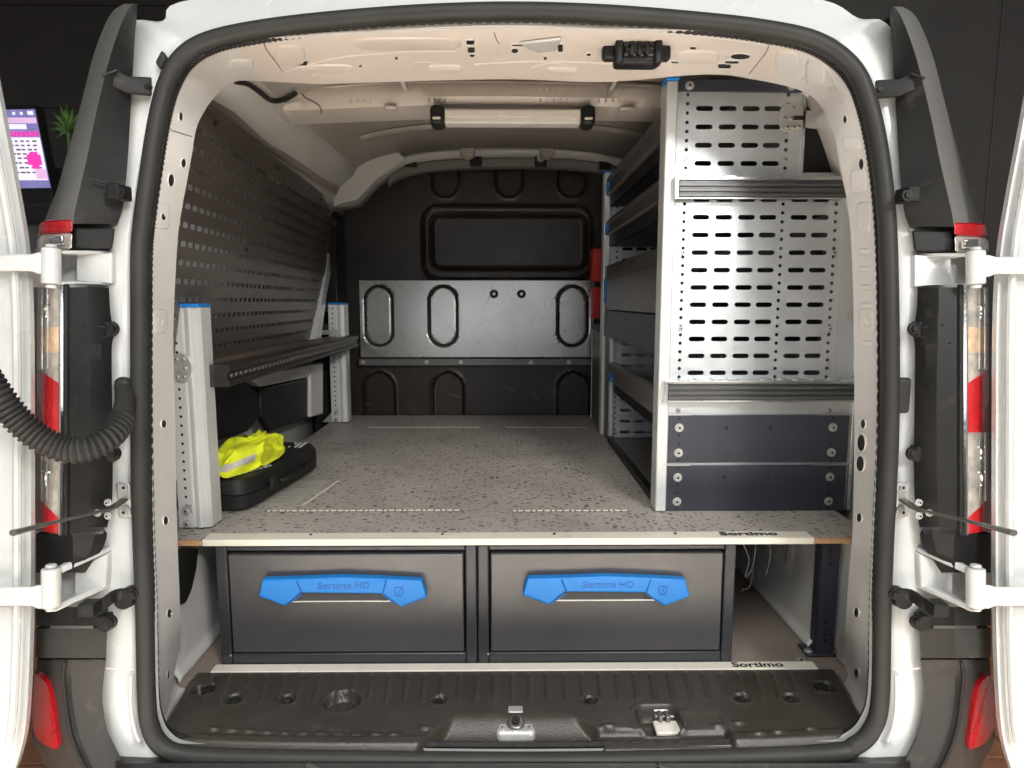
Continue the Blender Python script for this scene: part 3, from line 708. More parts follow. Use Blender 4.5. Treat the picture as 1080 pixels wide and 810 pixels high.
# latches in the sill
p = WZ(544, 776, .578)
b = MB(); b.prism([p+Vector((x, y, 0)) for x, y in ((-.036,-.012),(-.030,-.018),(.030,-.018),(.036,-.012),(.030,.010),(.017,.026),(.018,.050),(-.018,.050),(-.017,.026),(-.030,.010))], (0, .006, .016)); ll = b.build('lower_latch', steel, sillo, bev=.004)
b = MB(); b.cyl(p+Vector((0, .008, .016)), (0, -.45, 1), .017, .010, 22, .013); b.build('latch_roller', dsteel, sillo, bev=.002)
b = MB(); b.cyl(p+Vector((0, .003, .027)), (0, -.45, 1), .0075, .005, 16); b.build('latch_pin', black, sillo)
b = MB(); b.box(p.x-.014, p.x+.014, p.y+.030, p.y+.050, p.z+.020, p.z+.026); b.build('latch_tongue', steel, sillo, bev=.002)
for dx in (-.024, .024): bolt(p+Vector((dx, -.004, .016)), (0, -.2, 1), .0045, steel, sillo)
q = WZ(713, 768, .578)
b = MB(); b.box(q.x-.040, q.x+.040, q.y-.020, q.y+.016, .574, .5835); b.build('latch_plate', M('latch_cream', (.66, .63, .56), .35, dirt=(.3, .27, .22)), sillo, bev=.003)
b = MB(); b.box(q.x-.036, q.x+.036, q.y+.018, q.y+.052, .574, .590); b.build('latch_mechanism', dsteel, sillo, bev=.003)
for k in (-2, -1, 1, 2):
    b = MB(); b.box(q.x+k*.013-.004, q.x+k*.013+.004, q.y+.006, q.y+.030, .585, .596); b.build('latch_tooth', dsteel, sillo, bev=.002)
b = MB(); b.tube([(q.x-.034, q.y+.030, .594), (q.x+.034, q.y+.030, .594)], .004, 10); b.build('latch_bar', steel, sillo)
for x, y in ((220, 730), (866, 727)):
    q = WZ(x, y, .60); bb = MB(); bb.cyl(q, (0, 0, 1), .013, .006, 20, .010); 
    for k in range(6): bb.obox(q+Vector((.009*math.cos(k), .009*math.sin(k), .007)), (.003, 0, 0), (0, .002, 0), (0, 0, .002))
    bb.build('lashing_eye', blackp, sillo, bev=.001)
for x, y, r in ((247,739,.008),(303,739,.007),(463,740,.006),(622,740,.006),(782,738,.007),(834,738,.007)):
    q = WZ(x, y, .605); bolt(q, (0, -.1, 1), r, greyp, sillo)
# bumper top under the seal
b = MB(); rr = []
for k in range(41):
    px = 122+k*(960-122)/40; 
    pts = [RP(px, 797, .02), RP(px, 803, -.005), RP(px, 806, -.03), RP(px, 822, -.04), RP(px, 850, -.03)]
    rr.append(pts)
b.loft(rr); b.build('bumper_step', blackp, van, ang=40, solid=.004)
for px in (330, 700): 
    b = MB(); b.tube([RP(px-6, 806, -.035), RP(px+8, 812, -.035)], .004, 6); b.build('bumper_clip', rubber, van)

# ------------------------------------------------------------------ outer corners, both sides
def mxp(side, x, y, dy=3):
    return (x, y) if side < 0 else (1083-x, y+(dy if y < 300 else 0))
def ladder(side, rows, offs, name, mat, extra=None, sub=5, solid=.0, bev=0, par=van):
    cols = []
    ncol = len(rows[0])-1
    for c in range(ncol):
        cols.append(cr([RP(*mxp(side, r[1+c], r[0]), offs[c]) for r in rows], sub))
    ncols = cols
    b = MB(); b.loft(ncols)
    if extra:
        edge = cols[0]; b.loft([[p+Vector((side*-.0, extra, 0)) for p in edge], edge])
        edge = cols[-1]; b.loft([edge, [p+Vector((side*extra*.42, extra*.5, 0)) for p in edge]])
    return b.build(name, mat, par, ang=30), b
for side in (-1, 1):
    P_ = lambda x, y, off=0: RP(*mxp(side, x, y), off)
    # upper corner cap: rows (y, silhouette, ridge, crease, inner)
    rows = [(4,131,134,140,143,145),(12,119,125,134,141,145),(30,109,116,126,138,143),(60,98,106,116,132,141),(95,89,97,107,126,139),(130,80,88,99,120,137),(165,70,79,92,114,135),(200,60,70,84,108,132),(222,51,63,79,106,129),(236,46,60,77,104,124)]
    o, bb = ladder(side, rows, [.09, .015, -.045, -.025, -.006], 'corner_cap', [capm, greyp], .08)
    me = o.data
    nper = (len(rows)-1)*5
    # outermost two strips get lighter grey standing in for reflected light, the rest is dark moulding
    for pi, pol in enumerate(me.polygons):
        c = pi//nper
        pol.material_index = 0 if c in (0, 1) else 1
    capb = bb.bvh()
    # bottom step of the cap
    b = MB(); b.prism([P_(78,239,-.03), P_(122,240,-.012), P_(119,262,-.012), P_(78,263,-.03)], (side*.042, .05, 0)); b.build('corner_cap_foot', greyp, van, bev=.004)
    # strap of the cap to the body
    b = MB(); b.loft([[P_(120,74,-.03), P_(135,81,-.02), P_(160,82,-.008)], [P_(118,92,-.033), P_(135,99,-.022), P_(160,101,-.008)]]); st = b.build('cap_strap', greyp, van, solid=.008, bev=.002)
    bolt(P_(156,92,-.012), (0,-1,.1), .005, blackp, st)
    b = MB(); b.obox(P_(126,203,-.03), (.010, 0, 0), (0, .02, 0), (0, 0, .012)); st = b.build('cap_lug', greyp, van, bev=.003); bolt(P_(126,203,-.052), (0,-1,.1), .006, blackp, st)
    b = MB(); b.tube([P_(98,189,-.05), P_(128,197,-.03)], .0025, 6); b.tube([P_(108,80,-.045), P_(123,74,-.036)], .0025, 6); b.build('cap_rib', blackp, van)
    # upper lamp piece
    lm = MB(); lm.prism([P_(45,232,-.02), P_(77,231,-.045), P_(77,245,-.045), P_(43,247,-.02)], (side*.042, .05, 0)); tl = lm.build('tail_light', redl, van, bev=.004)
    b = MB(); b.prism([P_(43,247,-.02), P_(77,245,-.045), P_(76,263,-.045), P_(41,263,-.02)], (side*.042, .05, 0)); b.build('clear_lens', clear, tl, bev=.004)
    b = MB(); b.obox(P_(60,254,-.048), (.012, 0, .001), (0, .004, 0), (0, 0, .007)); b.build('reflector_cell', chrome, tl, bev=.002)
    # main lamp: stacked lens zones with curved section
    def zone(y0, y1, mat, nm, xo=38, xi=62, s0=0, s1=0):
        b = MB(); n = 8; rr = []
        for k in range(n+1):
            y = y0+(y1-y0)*k/n; sl = s0+(s1-s0)*k/n; L_y = lambda x: y+sl*(x-xo)/(xi-xo)
            rr.append([P_(x, L_y(x), o_) for x, o_ in ((xo-4, .06), (xo, .02), (xo+7, -.022), (xi-6, -.042), (xi, -.044), (xi, .0))])
        b.loft(rr, False); return b.build(nm, mat, tl, ang=50)
    zone(303, 345, clear, 'clear_lens'); zone(345, 372, amber, 'amber_lens'); zone(372, 388, clear, 'clear_lens', s1=16); zone(388, 456, redl, 'red_lens', s0=16); zone(456, 524, clear, 'clear_lens', s1=22); zone(524, 560, redl, 'red_lens', s0=22, s1=3)
    # moulded rings and ribs within the lens
    for yc, r_, m_ in ((330, .014, chrome), (480, .014, chrome), (508, .016, chrome)):
        c_ = P_(53, yc, -.032); b = MB(); n = Vector((-side*-.35, -1, 0)).normalized(); r, u = frame(n)
        b.tube([c_+r*math.cos(t)*r_*.75+u*math.sin(t)*r_ for t in [k*2*math.pi/24 for k in range(24)]], .0022, 6, True); b.build('lens_ring', m_, tl)
    for x in (44, 50, 57):
        b = MB(); b.tube([P_(x, y, -.034-.0005*(x-44)) for y in range(305, 390, 12)], .0012, 5); b.tube([P_(x, y, -.036) for y in range(456, 532, 12)], .0012, 5); b.build('lens_rib', chrome, tl)
    b = MB(); b.tube([P_(66-(.9 if y > 500 else 0), y, -.046) for y in range(300, 566, 12)], .0045, 8); b.build('lamp_edge_trim', chrome, tl)
    b = MB(); b.tube([P_(70, y, -.046) for y in range(300, 566, 12)], .0045, 8); b.build('lamp_gasket', blackp, tl)
    # inner black moulding beside the lamp
    rows = [(303,72,93,104,115),(325,72,93,105,116),(340,72,94,106,118),(352,72,94,106,120),(366,72,94,107,118),(400,72,95,107,118),(480,72,95,107,119),(530,72,94,106,118),(556,72,92,103,113)]
    o, bb = ladder(side, rows, [-.045, -.040, -.028, -.008], 'lamp_side_moulding', blackp, .04)
    for x, y in ((119, 347), (121, 478), (117, 655)):
        b = MB(); b.cyl(P_(x, y, .0), (0, -1, .1), .0125, .018, 20, .0115); b.obox(P_(x-8, y, -.010), (.012, 0, 0), (0, .010, 0), (0, 0, .0125)); l_ = b.build('moulding_lug', greyp, van, bev=.002); bolt(P_(x, y, -.019), (0, -1, .1), .0055, blackp, l_)
    b = MB(); b.tube([P_(112,355,-.022), P_(80,362,-.043)], .002, 6); b.tube([P_(112,345,-.022), P_(88,343,-.042)], .002, 6); b.build('moulding_rib', blackp, van)
    # block under the lamp
    rows = [(563,38,50,76,100,113),(572,38,50,77,98,111),(582,38,50,77,95,106),(592,38,50,77,88,98),(604,38,50,76,82,90)]
    ladder(side, rows, [.02, -.025, -.045, -.03, -.01], 'lamp_foot_moulding', greyp, .06, sub=2)
    # corner bumper
    rows = [(640,38,48,76,92,114),(660,38,48,76,92,113)]
    ladder(side, rows, [.02, -.03, -.052, -.03, -.01], 'bumper_upper_block', greyp, .05, sub=3)
    rows = [(663,38,48,76,92,113),(694,38,48,75,92,112)]
    ladder(side, rows, [.02, -.03, -.050, -.03, -.01], 'bumper_middle_block', bumpm, .05, sub=3)
    rows = [(696,39,50,68,78,112),(712,38,48,66,76,110),(735,37,47,68,76,108),(760,35,46,71,80,111),(780,34,46,76,85,117),(800,44,54,84,93,127),(830,60,70,100,110,142)]
    o, bb = ladder(side, rows, [.05, .0, -.042, -.030, -.008], 'corner_bumper', bumpm, .06)
    bcb = bb.bvh()
    b = MB(); b.tube(cr([P_(x, y, -.043) for y, x in ((698,69),(712,67),(735,69),(760,72),(780,77),(800,85),(825,99))], 4), .003, 8); b.build('bumper_bead', greyp, van)
    # red reflector
    pts = cr([Vector((x, y, 0)) for x, y in ((37,714),(43,715),(50,724),(55,745),(59,770),(61,789),(52,788),(42,782),(36,772),(34,758),(35,735))], 3, True)
    b = MB(); A_ = []; 
    for q in pts:
        offq = .012-.048*min(1, max(0, (q.x-35)/20)); A_.append(P_(q.x, q.y, offq))
    b.prism(A_, (0, .02, 0)); b.build('red_reflector', redl, van, ang=30)
    # hinges: upper and lower
    for (yt, yb_, yk0, yk1, ya0, ya1) in ((265, 299, 262, 300, 266, 287), (580, 640, 599, 640, 617, 640)):
        up = yt < 300
        hb = MB()
        if up:
            hb.prism([P_(60,264,-.060), P_(112,264,.0), P_(112,267,.0), P_(60,268,-.060)], (0, .035, 0))
            hb.prism([P_(60,296,-.060), P_(112,298,.0), P_(112,301,.0), P_(60,300,-.060)], (0, .035, 0))
            hb.prism([P_(80,267,-.01), P_(118,266,-.004), P_(118,299,-.004), P_(80,297,-.01)], (0, .03, 0))
        else:
            hb.prism([P_(52,602,-.070), P_(112,578,.0), P_(114,583,.0), P_(54,610,-.070)], (0, .035, 0))
            hb.prism([P_(54,640,-.070), P_(112,616,.0), P_(113,621,.0), P_(56,647,-.070)], (0, .035, 0))
            hb.prism([P_(78,600,-.01), P_(113,584,-.004), P_(112,619,-.004), P_(78,636,-.01)], (0, .03, 0))
        hg = hb.build('hinge', white, van, bev=.0025)
        k = MB(); c0 = P_(54, yk1, -.070); c1 = P_(54, yk0, -.070); k.cyl(c0, c1-c0, .0135, (c1-c0).length, 20); k.cyl(c1, c1-c0, .008, .006, 16); k.cyl(c0, c0-c1, .008, .006, 16); k.build('hinge_knuckle', white, hg, bev=.002)
        k = MB(); n = 12; r1 = []; 
        for q in range(n+1):
            x = 54-q*(84/n); offk = -.075-.018*math.sin(q/n*2.2)
            r1.append([P_(x, ya0+ (2 if q > 2 else 0), offk), P_(x, ya1-(1 if q > 2 else -2), offk), P_(x, ya1-(1 if q > 2 else -2), offk+.012), P_(x, ya0+(2 if q > 2 else 0), offk+.012)])
        k.loft(r1, True, True); k.build('hinge_arm', white, hg, bev=.003)
        for q in (264, 297) if up else (605, 640):
            pass
    # rubber door stop arm
    b = MB(); pts = [P_(138,627,-.01), P_(122,628,-.02), P_(108,637,-.045), P_(92,641,-.06)]
    b.tube(cr(pts, 4), [.010]*13, 8, sq=(1.1, .7)); b.obox(P_(95,641,-.065), (.012, 0, 0), (0, .012, 0), (0, 0, .010)); b.cyl(P_(140,627,.01), (0,-1,.1), .0165, .03, 24, .015); ds = b.build('door_stop_arm', greyp, van, bev=.001)
    bolt(P_(140,627,-.020), (0,-1,.1), .006, blackp, ds)
    # door check plate and rod
    b = MB(); b.obox(P_(132,527,.004), (.0115, 0, 0), (0, .004, 0), (0, 0, .030)); ck = b.build('door_check', steel, van, bev=.003)
    for y in (514, 540): bolt(P_(132, y, -.002), (0,-1,.1), .0065, steel, ck)
    k = MB(); k.tube([P_(131,527,-.004), P_(120,535,-.03), P_(110,540,-.045)], .006, 8, sq=(.6, 1.3)); k.tube([P_(116,537,-.04), P_(60,550,-.12), P_(14,562,-.20)], [.0028, .0028, .0046], 8, sq=(1, 1.4)); k.build('check_strap', dsteel, ck)
    for x, y in ((114,530),(114,544),(103,541)): bolt(P_(x, y, -.052), (0,-1,.1), .004, steel, ck)
    # rear door, swung open
    edge = [(-24,-40),(0,77),(12,140),(25,210),(33,262),(37,330),(38,450),(38,600),(37,680),(33,760),(25,800),(12,835)]
    E = cr([Vector((x, y, 0)) for x, y in edge], 4)
    b = MB(); rr = []
    for q in E:
        p = P_(q.x, q.y, -.060); e = Vector((side, 0, 0))
        rr.append([p+Vector((0, .045, 0))+e*.045, p+Vector((0, .012, 0))+e*.010, p+e*.008, p+e*.016+Vector((0, .004, 0)), p+e*.022+Vector((0, .004, 0)), p+e*.030+Vector((0, -.004, 0)), p+e*.06+Vector((0, -.006, 0)), p+e*.45+Vector((0, .01, 0)), p+e*.45+Vector((0, .05, 0))])
    b.loft(rr, True, True); dr = b.build('rear_door', white, van, ang=30)
    b = MB(); b.tube([P_(q.x-20, q.y, -.070) for q in E[8:-6]], .006, 8); b.build('door_bead', white, dr)
    # pressed vertical beads on the white rear face
    b = MB(); b.tube(cr([P_(x, y, -.001) for x, y in ((138,712),(138,745),(142,770),(147,782))], 4), .0035, 8); b.build('body_bead', white, van)
    b = MB(); b.tube([P_(112,705,-.0035), P_(128,706,-.003), P_(142,706,-.001)], .0012, 6); b.build('body_seam', inner, van)
# conduit (left) and grommet / plug (right)
b = MB(); b.obox(RP(131,414,-.006), (.014, 0, 0), (0, .012, 0), (0, 0, .026)); cg = b.build('conduit_grommet', rubber, van, bev=.012, seg=4)
b = MB(); path = cr([RP(130,404,.0), RP(132,425,-.03), RP(128,444,-.06), RP(114,462,-.09), RP(92,473,-.11), RP(68,474,-.12), RP(42,462,-.13), RP(18,442,-.14), RP(-4,414,-.15), RP(-26,380,-.15)], 16)
b.tube(path[:34], [.013+.004*min(1, k/26) for k in range(34)], 14); b.build('conduit_sleeve', rubber, cg)
fine = []; 
L_ = [0]
for k in range(1, len(path)): L_.append(L_[-1]+(path[k]-path[k-1]).length)
def at(s):
    for k in range(1, len(path)):
        if L_[k] >= s: t = (s-L_[k-1])/(L_[k]-L_[k-1]); return path[k-1].lerp(path[k], t)
    return path[-1]
s0 = L_[30]; ns = int((L_[-1]-s0)/.0020); fine = [at(s0+i*.0020) for i in range(ns)]
b = MB(); b.tube(fine, [(.0178, .0202, .0202, .0164)[i % 4] for i in range(len(fine))], 18); b.build('corrugated_conduit', rubber, cg, ang=60)
b = MB(); b.obox(RP(952,417,-.004), (.0115, 0, 0), (0, .006, 0), (0, 0, .030)); b.build('body_plug', rubber, van, bev=.010, seg=4)
b = MB(); b.obox(RP(171,64,-.002), (.006, 0, .010), (0, .006, 0), (-.004, 0, .006)); b.build('body_plug', rubber, van, bev=.004)

# ------------------------------------------------------------------ raised floor board
BT = .872
board = thing('raised_floor_board', (0, 2.0, BT-.012), 'grey speckled raised load floor of plywood with cream front edge strip', 'floor')
b = MB(); b.box(-.70, .76, 1.302, 2.775, BT-.011, BT); b.build('speckled_deck', speck, board, bev=.001)
for x0, x1 in ((-.70, -.6105), (.6265, .76)):
    b = MB(); b.box(x0, x1, 1.297, 1.301, BT-.012, BT-.001); b.build('plywood_edge', ply, board)
b = MB(); b.box(-.61, .626, 1.296, 1.330, BT+.0005, BT+.003); b.box(-.61, .626, 1.291, 1.296, BT-.011, BT+.003); es = b.build('edge_strip', cream, board, bev=.0012)
for x in (-.40, -.13, .10, .35): bolt((x, 1.318, BT+.003), (0, 0, 1), .0022, greyp, es, 'screw', .001)
text('Sortimo', .027, (.500, 1.314, BT+.0036), 0, .0003, printk, board, bold=.0006, xs=1.35)
for x0, x1, yp, in ((282,485,539),(541,662,539),(388,505,451),(535,620,451)):
    A = WZ(x0, yp, BT+.001); B = WZ(x1, yp, BT+.001); b = MB()
    b.box(A.x-.004, B.x+.004, A.y-.007, A.y+.007, BT+.0006, BT+.0012, mi=1)
    x = A.x; k = 0
    while x < B.x-.008:
        l = .012 if k % 3 else .007; b.box(x, x+l, A.y-.0028, A.y+.0028, BT+.0010, BT+.0030, mi=0); 
        if k % 3 == 0: b.add([(x-.001, A.y-.003, BT+.002), (x+.009, A.y-.003, BT+.002), (x+.004, A.y-.009, BT+.002)], [(0, 1, 2)], 0)
        x += l+.0045; k += 1
    b.build('lashing_rail', [cream, M('rail_recess', (.20, .18, .16), .5)], board)
A = [WZ(x, y, BT+.001) for x, y in ((287,531),(306,507),(352,507),(317,531))]
A = [WZ(x, y, BT+.001) for x, y in ((262,533),(302,507),(349,507),(312,533))]
b = MB(); b.prism(A, (0, 0, .0005)); stk = b.build('paper_sticker', sticker, board)
b = MB()
for k in range(7):
    t = .12+k*.11; p = A[0].lerp(A[1], t); q = A[3].lerp(A[2], t); d = (q-p); b.prism([p+d*.06+Vector((0,0,.0008)), p+d*.8+Vector((0,0,.0008)), p+d*.8+Vector((0,.003,.0008)), p+d*.06+Vector((0,.003,.0008))], (0,0,.0002))
b.build('printed_lines', M('print_grey', (.22, .21, .18), .6), stk)
b = MB(); p, q = WZ(318,533,BT+.001), WZ(356,507,BT+.001); d = Vector((.006, 0, 0)); b.prism([p, q, q+d, p+d], (0, 0, .0006)); b.build('printed_border', cream, stk)
# lower floor strip
b = MB(); a0 = WZ(228, 710, .603); b.box(-.60, .640, 1.270, 1.298, .599, .605); lst = b.build('floor_edge_strip', cream, van, bev=.0015)
text('Sortimo', .024, (.520, 1.284, .6056), 0, .0003, printk, van, bold=.0005, xs=1.35)

# ------------------------------------------------------------------ drawer units
def drawer_unit(x0, x1, label):
    Y = 1.300; z0, z1 = .600, BT-.0135
    t = thing('drawer_unit', ((x0+x1)/2, 1.6, z0), label, 'drawer', 'drawer units under the raised floor')
    b = MB(); fw = .023
    b.box(x0, x0+fw, Y, Y+.8, z0, z1); b.box(x1-fw, x1, Y, Y+.8, z0, z1)
    b.box(x0+fw, x1-fw, Y+.0005, Y+.8, z0, z0+.026); b.box(x0+fw, x1-fw, Y+.0005, Y+.8, z1-.012, z1)
    b.build('cabinet_frame', anth, t, bev=.003)
    b = MB(); b.box(x0+fw, x1-fw, Y+.03, Y+.75, z0+.026, z1-.012); b.build('cabinet_inside', black, t)
    fx0, fx1, fz0, fz1 = x0+fw+.004, x1-fw-.004, z0+.030, z1-.018
    b = MB(); b.box(fx0, fx1, Y-.002, Y+.02, fz0, fz1); fr = b.build('drawer_front', frontm, t, bev=.0025)
    cx = (fx0+fx1)/2-.003; zt = z1-.057
    H = lambda u, v: (cx+(u-585)*.0003966, zt-(v-165)*.00037)
    pts = [H(*q) for q in ((157,275),(180,178),(360,174),(580,166),(800,176),(985,187),(1012,285),(880,340),(782,262),(375,255),(290,330))]
    # recess
    rp = [H(*q) for q in ((375,250),(780,256),(852,325),(305,322))]
    b = MB(); b.prism([Vector((x, Y-.0035, z)) for x, z in rp], (0, .0012, 0)); b.build('grip_recess', M('grip_dark', (.05, .05, .052), .45), fr) if 'grip_dark' not in bpy.data.materials else b.build('grip_recess', bpy.data.materials['grip_dark'], fr)
    b = MB(); a, c = H(300, 325), H(856, 328); b.box(a[0], c[0], Y-.006, Y-.002, a[1]-.0012, a[1]+.0008); b.build('grip_edge', alu, fr)
    b = MB(); b.prism([Vector((x, Y-.024, z)) for x, z in pts], (0, .021, 0)); hd = b.build('drawer_handle', blue, t, bev=.0035, seg=3)
    for line in (((352,182),(378,246)),((808,182),(788,254)),((378,262),(300,320)),((786,262),(850,318))):
        A, B = H(*line[0]), H(*line[1]); b = MB(); b.tube([(A[0], Y-.0238, A[1]), (B[0], Y-.0238, B[1])], .0016, 6); b.build('handle_rib', M('blue_dark', (.004, .10, .36), .4) if 'blue_dark' not in bpy.data.materials else bpy.data.materials['blue_dark'], hd)
    b = MB(); A, B = H(172, 265), H(285, 318); b.tube([(A[0], Y-.0235, A[1]), (B[0], Y-.0235, B[1])], .0018, 6); b.build('handle_bead', blue, hd); b = MB(); A, B = H(1000, 275), H(885, 328); b.tube([(A[0], Y-.0235, A[1]), (B[0], Y-.0235, B[1])], .0018, 6); b.build('handle_bead', blue, hd)
    c = H(592, 214); text('Sortimo HD', .019, (c[0], Y-.0246, c[1]), R(90), .0006, bpy.data.materials['blue_dark'], hd, xs=1.1)
    c = H(870, 248); b = MB(); pts_ = [Vector((c[0]+q[0], Y-.0242, c[1]+q[1])) for q in ((-.008,.009),(.008,.009),(.008,-.003),(.003,-.009),(-.005,-.009),(-.008,-.005))]; b.tube(pts_, .0010, 6, True); b.tube([pts_[0]+Vector((.012,0,-.002)), pts_[3]+Vector((-.006,0,.002))], .0010, 6); b.build('handle_emblem', bpy.data.materials['blue_dark'], hd)
    # corner pins
    b = MB(); b.cyl((x0+fw-.002, Y-.0005, z0+.024), (0,-1,0), .0022, .0015, 10); b.build('corner_pin', steel, t)
    return t
drawer_unit(-.590, -.0595, 'wide dark grey drawer with blue handle, the one next to the left wheel housing')
drawer_unit(-.0575, .472, 'wide dark grey drawer with blue handle, the one next to the loose white cables')

# support post right
sp = thing('support_post', (.665, 1.33, .60), 'dark blue punched upright holding up the right end of the load floor', 'post')
b = perf([(-.020, .020, [(0, .185, None)])], lambda u, v: (0, 0, 0))
cells = []; zz = .612; hz = [ .63,.643,.656,.672,.80,.815,.83,.845]
prev = .605
for h_ in hz:
    cells.append((prev, h_-.006, None)); cells.append((h_-.006, h_+.006, (.683, h_, .0028, .0028, .0027))); prev = h_+.006
cells.append((prev, BT-.013, None))
b = perf([(.664, .702, cells)], lambda u, v: (u, 1.335, v)); b.build('punched_face', navy, sp, solid=.002, smooth=False)
b = MB(); b.box(.665, .701, 1.345, 1.365, .605, BT-.013); b.build('post_core', navy, sp)
b = MB(); b.box(.640, .704, 1.322, 1.37, .601, .606); b.build('post_foot', navy, sp, bev=.002)
bolt((.648, 1.335, .606), (0, 0, 1), .006, steel, sp)
# loose cables
for k, pts in enumerate([((783,572),(790,590),(786,608),(793,600),(797,578)),((812,572),(812,590),(808,606)),((821,572),(826,592),(829,612)),((798,560),(792,615),(783,622),(785,632),(795,648),(800,660))]):
    b = MB(); b.tube(cr([W(x, y, 1.50+.05*k) for x, y in pts], 5), .0016, 6); o = b.build('loose_cable', wire)
    tag(o, ['looped white cable end hanging nearest the right drawer', 'short straight white cable hanging left of the third cable', 'thin white cable hanging in front of the wheel housing emboss', 'long curled white cable dropping towards the cargo floor'][k], 'cable', 'loose cables under the raised floor')

# ------------------------------------------------------------------ left slotted wall panel
wp = thing('slotted_wall_panel', (-.69, 1.95, 1.17), 'dark brown slotted sheet panel lining the upper left wall', 'wall panel')
NT, NB, FT, FB = Vector((-.583,1.26,1.735)), Vector((-.690,1.26,1.155)), Vector((-.675,2.665,1.735)), Vector((-.722,2.52,1.155))
def pan(u, v): return NB.lerp(FB, u).lerp(NT.lerp(FT, u), v)
pit = .0345; ln = 1.40; nu = int(ln/pit); nv = 15
strips = []
for i in range(nu):
    u0 = i/nu; u1 = (i+1)/nu; cells = []; hv = .60
    for j in range(nv):
        v0 = j*.0625; v1 = v0+.0625
        cells.append((v0, v1, ((u0+u1)/2, (v0+v1)/2, .37/nu, .0092, .005)))
    cells.append((nv*.0625, 1, None)); strips.append((u0, u1, cells))
# keep r sane in anisotropic space: fn handles metric
def perf2(strips, fn):
    b = MB(); K = 4
    sq = [(-1+2*i/K, -1) for i in range(K)]+[(1, -1+2*i/K) for i in range(K)]+[(1-2*i/K, 1) for i in range(K)]+[(-1, 1-2*i/K) for i in range(K)]
    for u0, u1, cells in strips:
        for v0, v1, h in cells:
            if not h: b.add([fn(u0, v0), fn(u1, v0), fn(u1, v1), fn(u0, v1)], [(0, 1, 2, 3)]); continue
            out = [fn(u0+(a+1)/2*(u1-u0), v0+(c+1)/2*(v1-v0)) for a, c in sq]
            inn = [fn(h[0]+h[2]*(a*.93 if abs(a) == 1 and abs(c) == 1 else a), h[1]+h[3]*(c*.86 if abs(a) == 1 and abs(c) == 1 else c)) for a, c in sq]
            b.loft([out, inn], True)
    return b
b = perf2(strips, pan); b.build('slotted_sheet', slotp, wp, solid=.0015, smooth=False)
b = MB(); nrm = (FB-NB).cross(NT-NB).normalized(); nrm = nrm if nrm.x < 0 else -nrm
b.add([p+nrm*.009 for p in (pan(0, .02), pan(1, .02), pan(1, .985), pan(0, .985))], [(0, 1, 2, 3)]); b.build('slot_backing_sheet', white, van, solid=.001)  # white sheet added close behind the slots so they look bright
b = MB(); b.tube([pan(k/10, 1.0) for k in range(11)], .003, 6); b.tube([pan(1, k/6) for k in range(7)], .003, 6); b.build('folded_edge', slotp, wp)
for u, v in ((.12,.965),(.45,.965),(.85,.965),(.33,.56),(.22,.12)):
    p = pan(u, v); n = (pan(.5, .6)-pan(.5, .5)).cross(FB-NB).normalized(); n = n if n.x > 0 else -n
    bolt(p, n, .005, greyp, wp)

# left side rack: two posts, rail, shelf
def post(Y, label_root):
    x0, x1 = -.688, -.624
    cells = []; z = BT+.004; prev = z
    while z+.020 < 1.335:
        cells.append((z, z+.019, (x0+.016, z+.0095, .0032, .0032, .0031))); z += .019
    cells.append((z, 1.338, None))
    b = perf([(x0, x0+.030, cells)], lambda u, v: (u, Y, v))
    b.loft([[Vector((x, y, zz)) for x, y in ((x0+.030, Y), (x0+.033, Y+.004), (x0+.037, Y+.004), (x0+.039, Y-.002), (x0+.045, Y-.003), (x0+.047, Y+.001), (x1-.004, Y+.003), (x1, Y+.010), (x1, Y+.055), (x0, Y+.055), (x0, Y))] for zz in (BT+.004, 1.338)])
    p = b.build('upright', aluw, label_root, solid=.0016, smooth=False)
    b = MB(); b.box(x0+.002, x1-.002, Y+.006, Y+.05, BT+.004, 1.334); b.build('upright_core', black, p)
    b = MB(); b.box(x0-.002, x1+.002, Y-.004, Y+.058, 1.338, 1.346); b.build('end_cap', blue, p, bev=.003, seg=3)
    # foot gusset
    b = MB(); b.prism([(x0-.040, Y+.01, BT+.002), (x0+.030, Y+.01-.006, BT+.002), (x0+.028, Y-.004, BT+.055), (x0+.006, Y+.002, BT+.05)], (0, .003, 0)); b.build('foot_gusset', steel, p)
    bolt((x0+.018, Y-.006, BT+.042), (0,-1,0), .006, steel, p); bolt((x0+.018, Y-.006, BT+.014), (0,-1,0), .006, steel, p)
    # clamp bracket
    b = MB(); pts = [Vector((x0+.026+.022*math.cos(t), Y-.006, 1.215+.030*math.sin(t))) for t in [k*2*math.pi/24 for k in range(24)]]
    b.prism(pts, (0, .004, 0)); b.box(x0-.07, x0+.012, Y-.0055, Y-.002, 1.222, 1.240); b.box(x0-.07, x0+.012, Y-.0055, Y-.002, 1.190, 1.208); br = b.build('clamp_bracket', steel, p, bev=.001)
    for dx, dz in ((.018, .018), (.034, .0), (.018, -.018), (.032, .018), (.032, -.018)): bolt((x0+dx, Y-.0065, 1.215+dz), (0,-1,0), .0030, steel, br)
sr = thing('side_rail_rack', (-.65, 2.0, BT), 'low aluminium rack along the left wall, two posts with blue caps and a dark rail', 'rack')
post(1.362, sr); post(2.600, sr)
b = MB(); zr = 1.171
prof_ = [(-.622, zr), (-.584, zr), (-.580, zr+.004), (-.580, zr+.012), (-.586, zr+.015), (-.586, zr+.030), (-.580, zr+.033), (-.580, zr+.043), (-.586, zr+.047), (-.622, zr+.047)]
b.loft([[Vector((x, Y, z)) for x, z in prof_] for Y in (1.395, 2.63)], True, True); rl = b.build('front_rail', M('rail_black', (.030, .027, .025), .38, .3, dirt=(.10, .09, .08), dirt_amt=.4), sr, ang=30)
n0 = 46; d0 = None
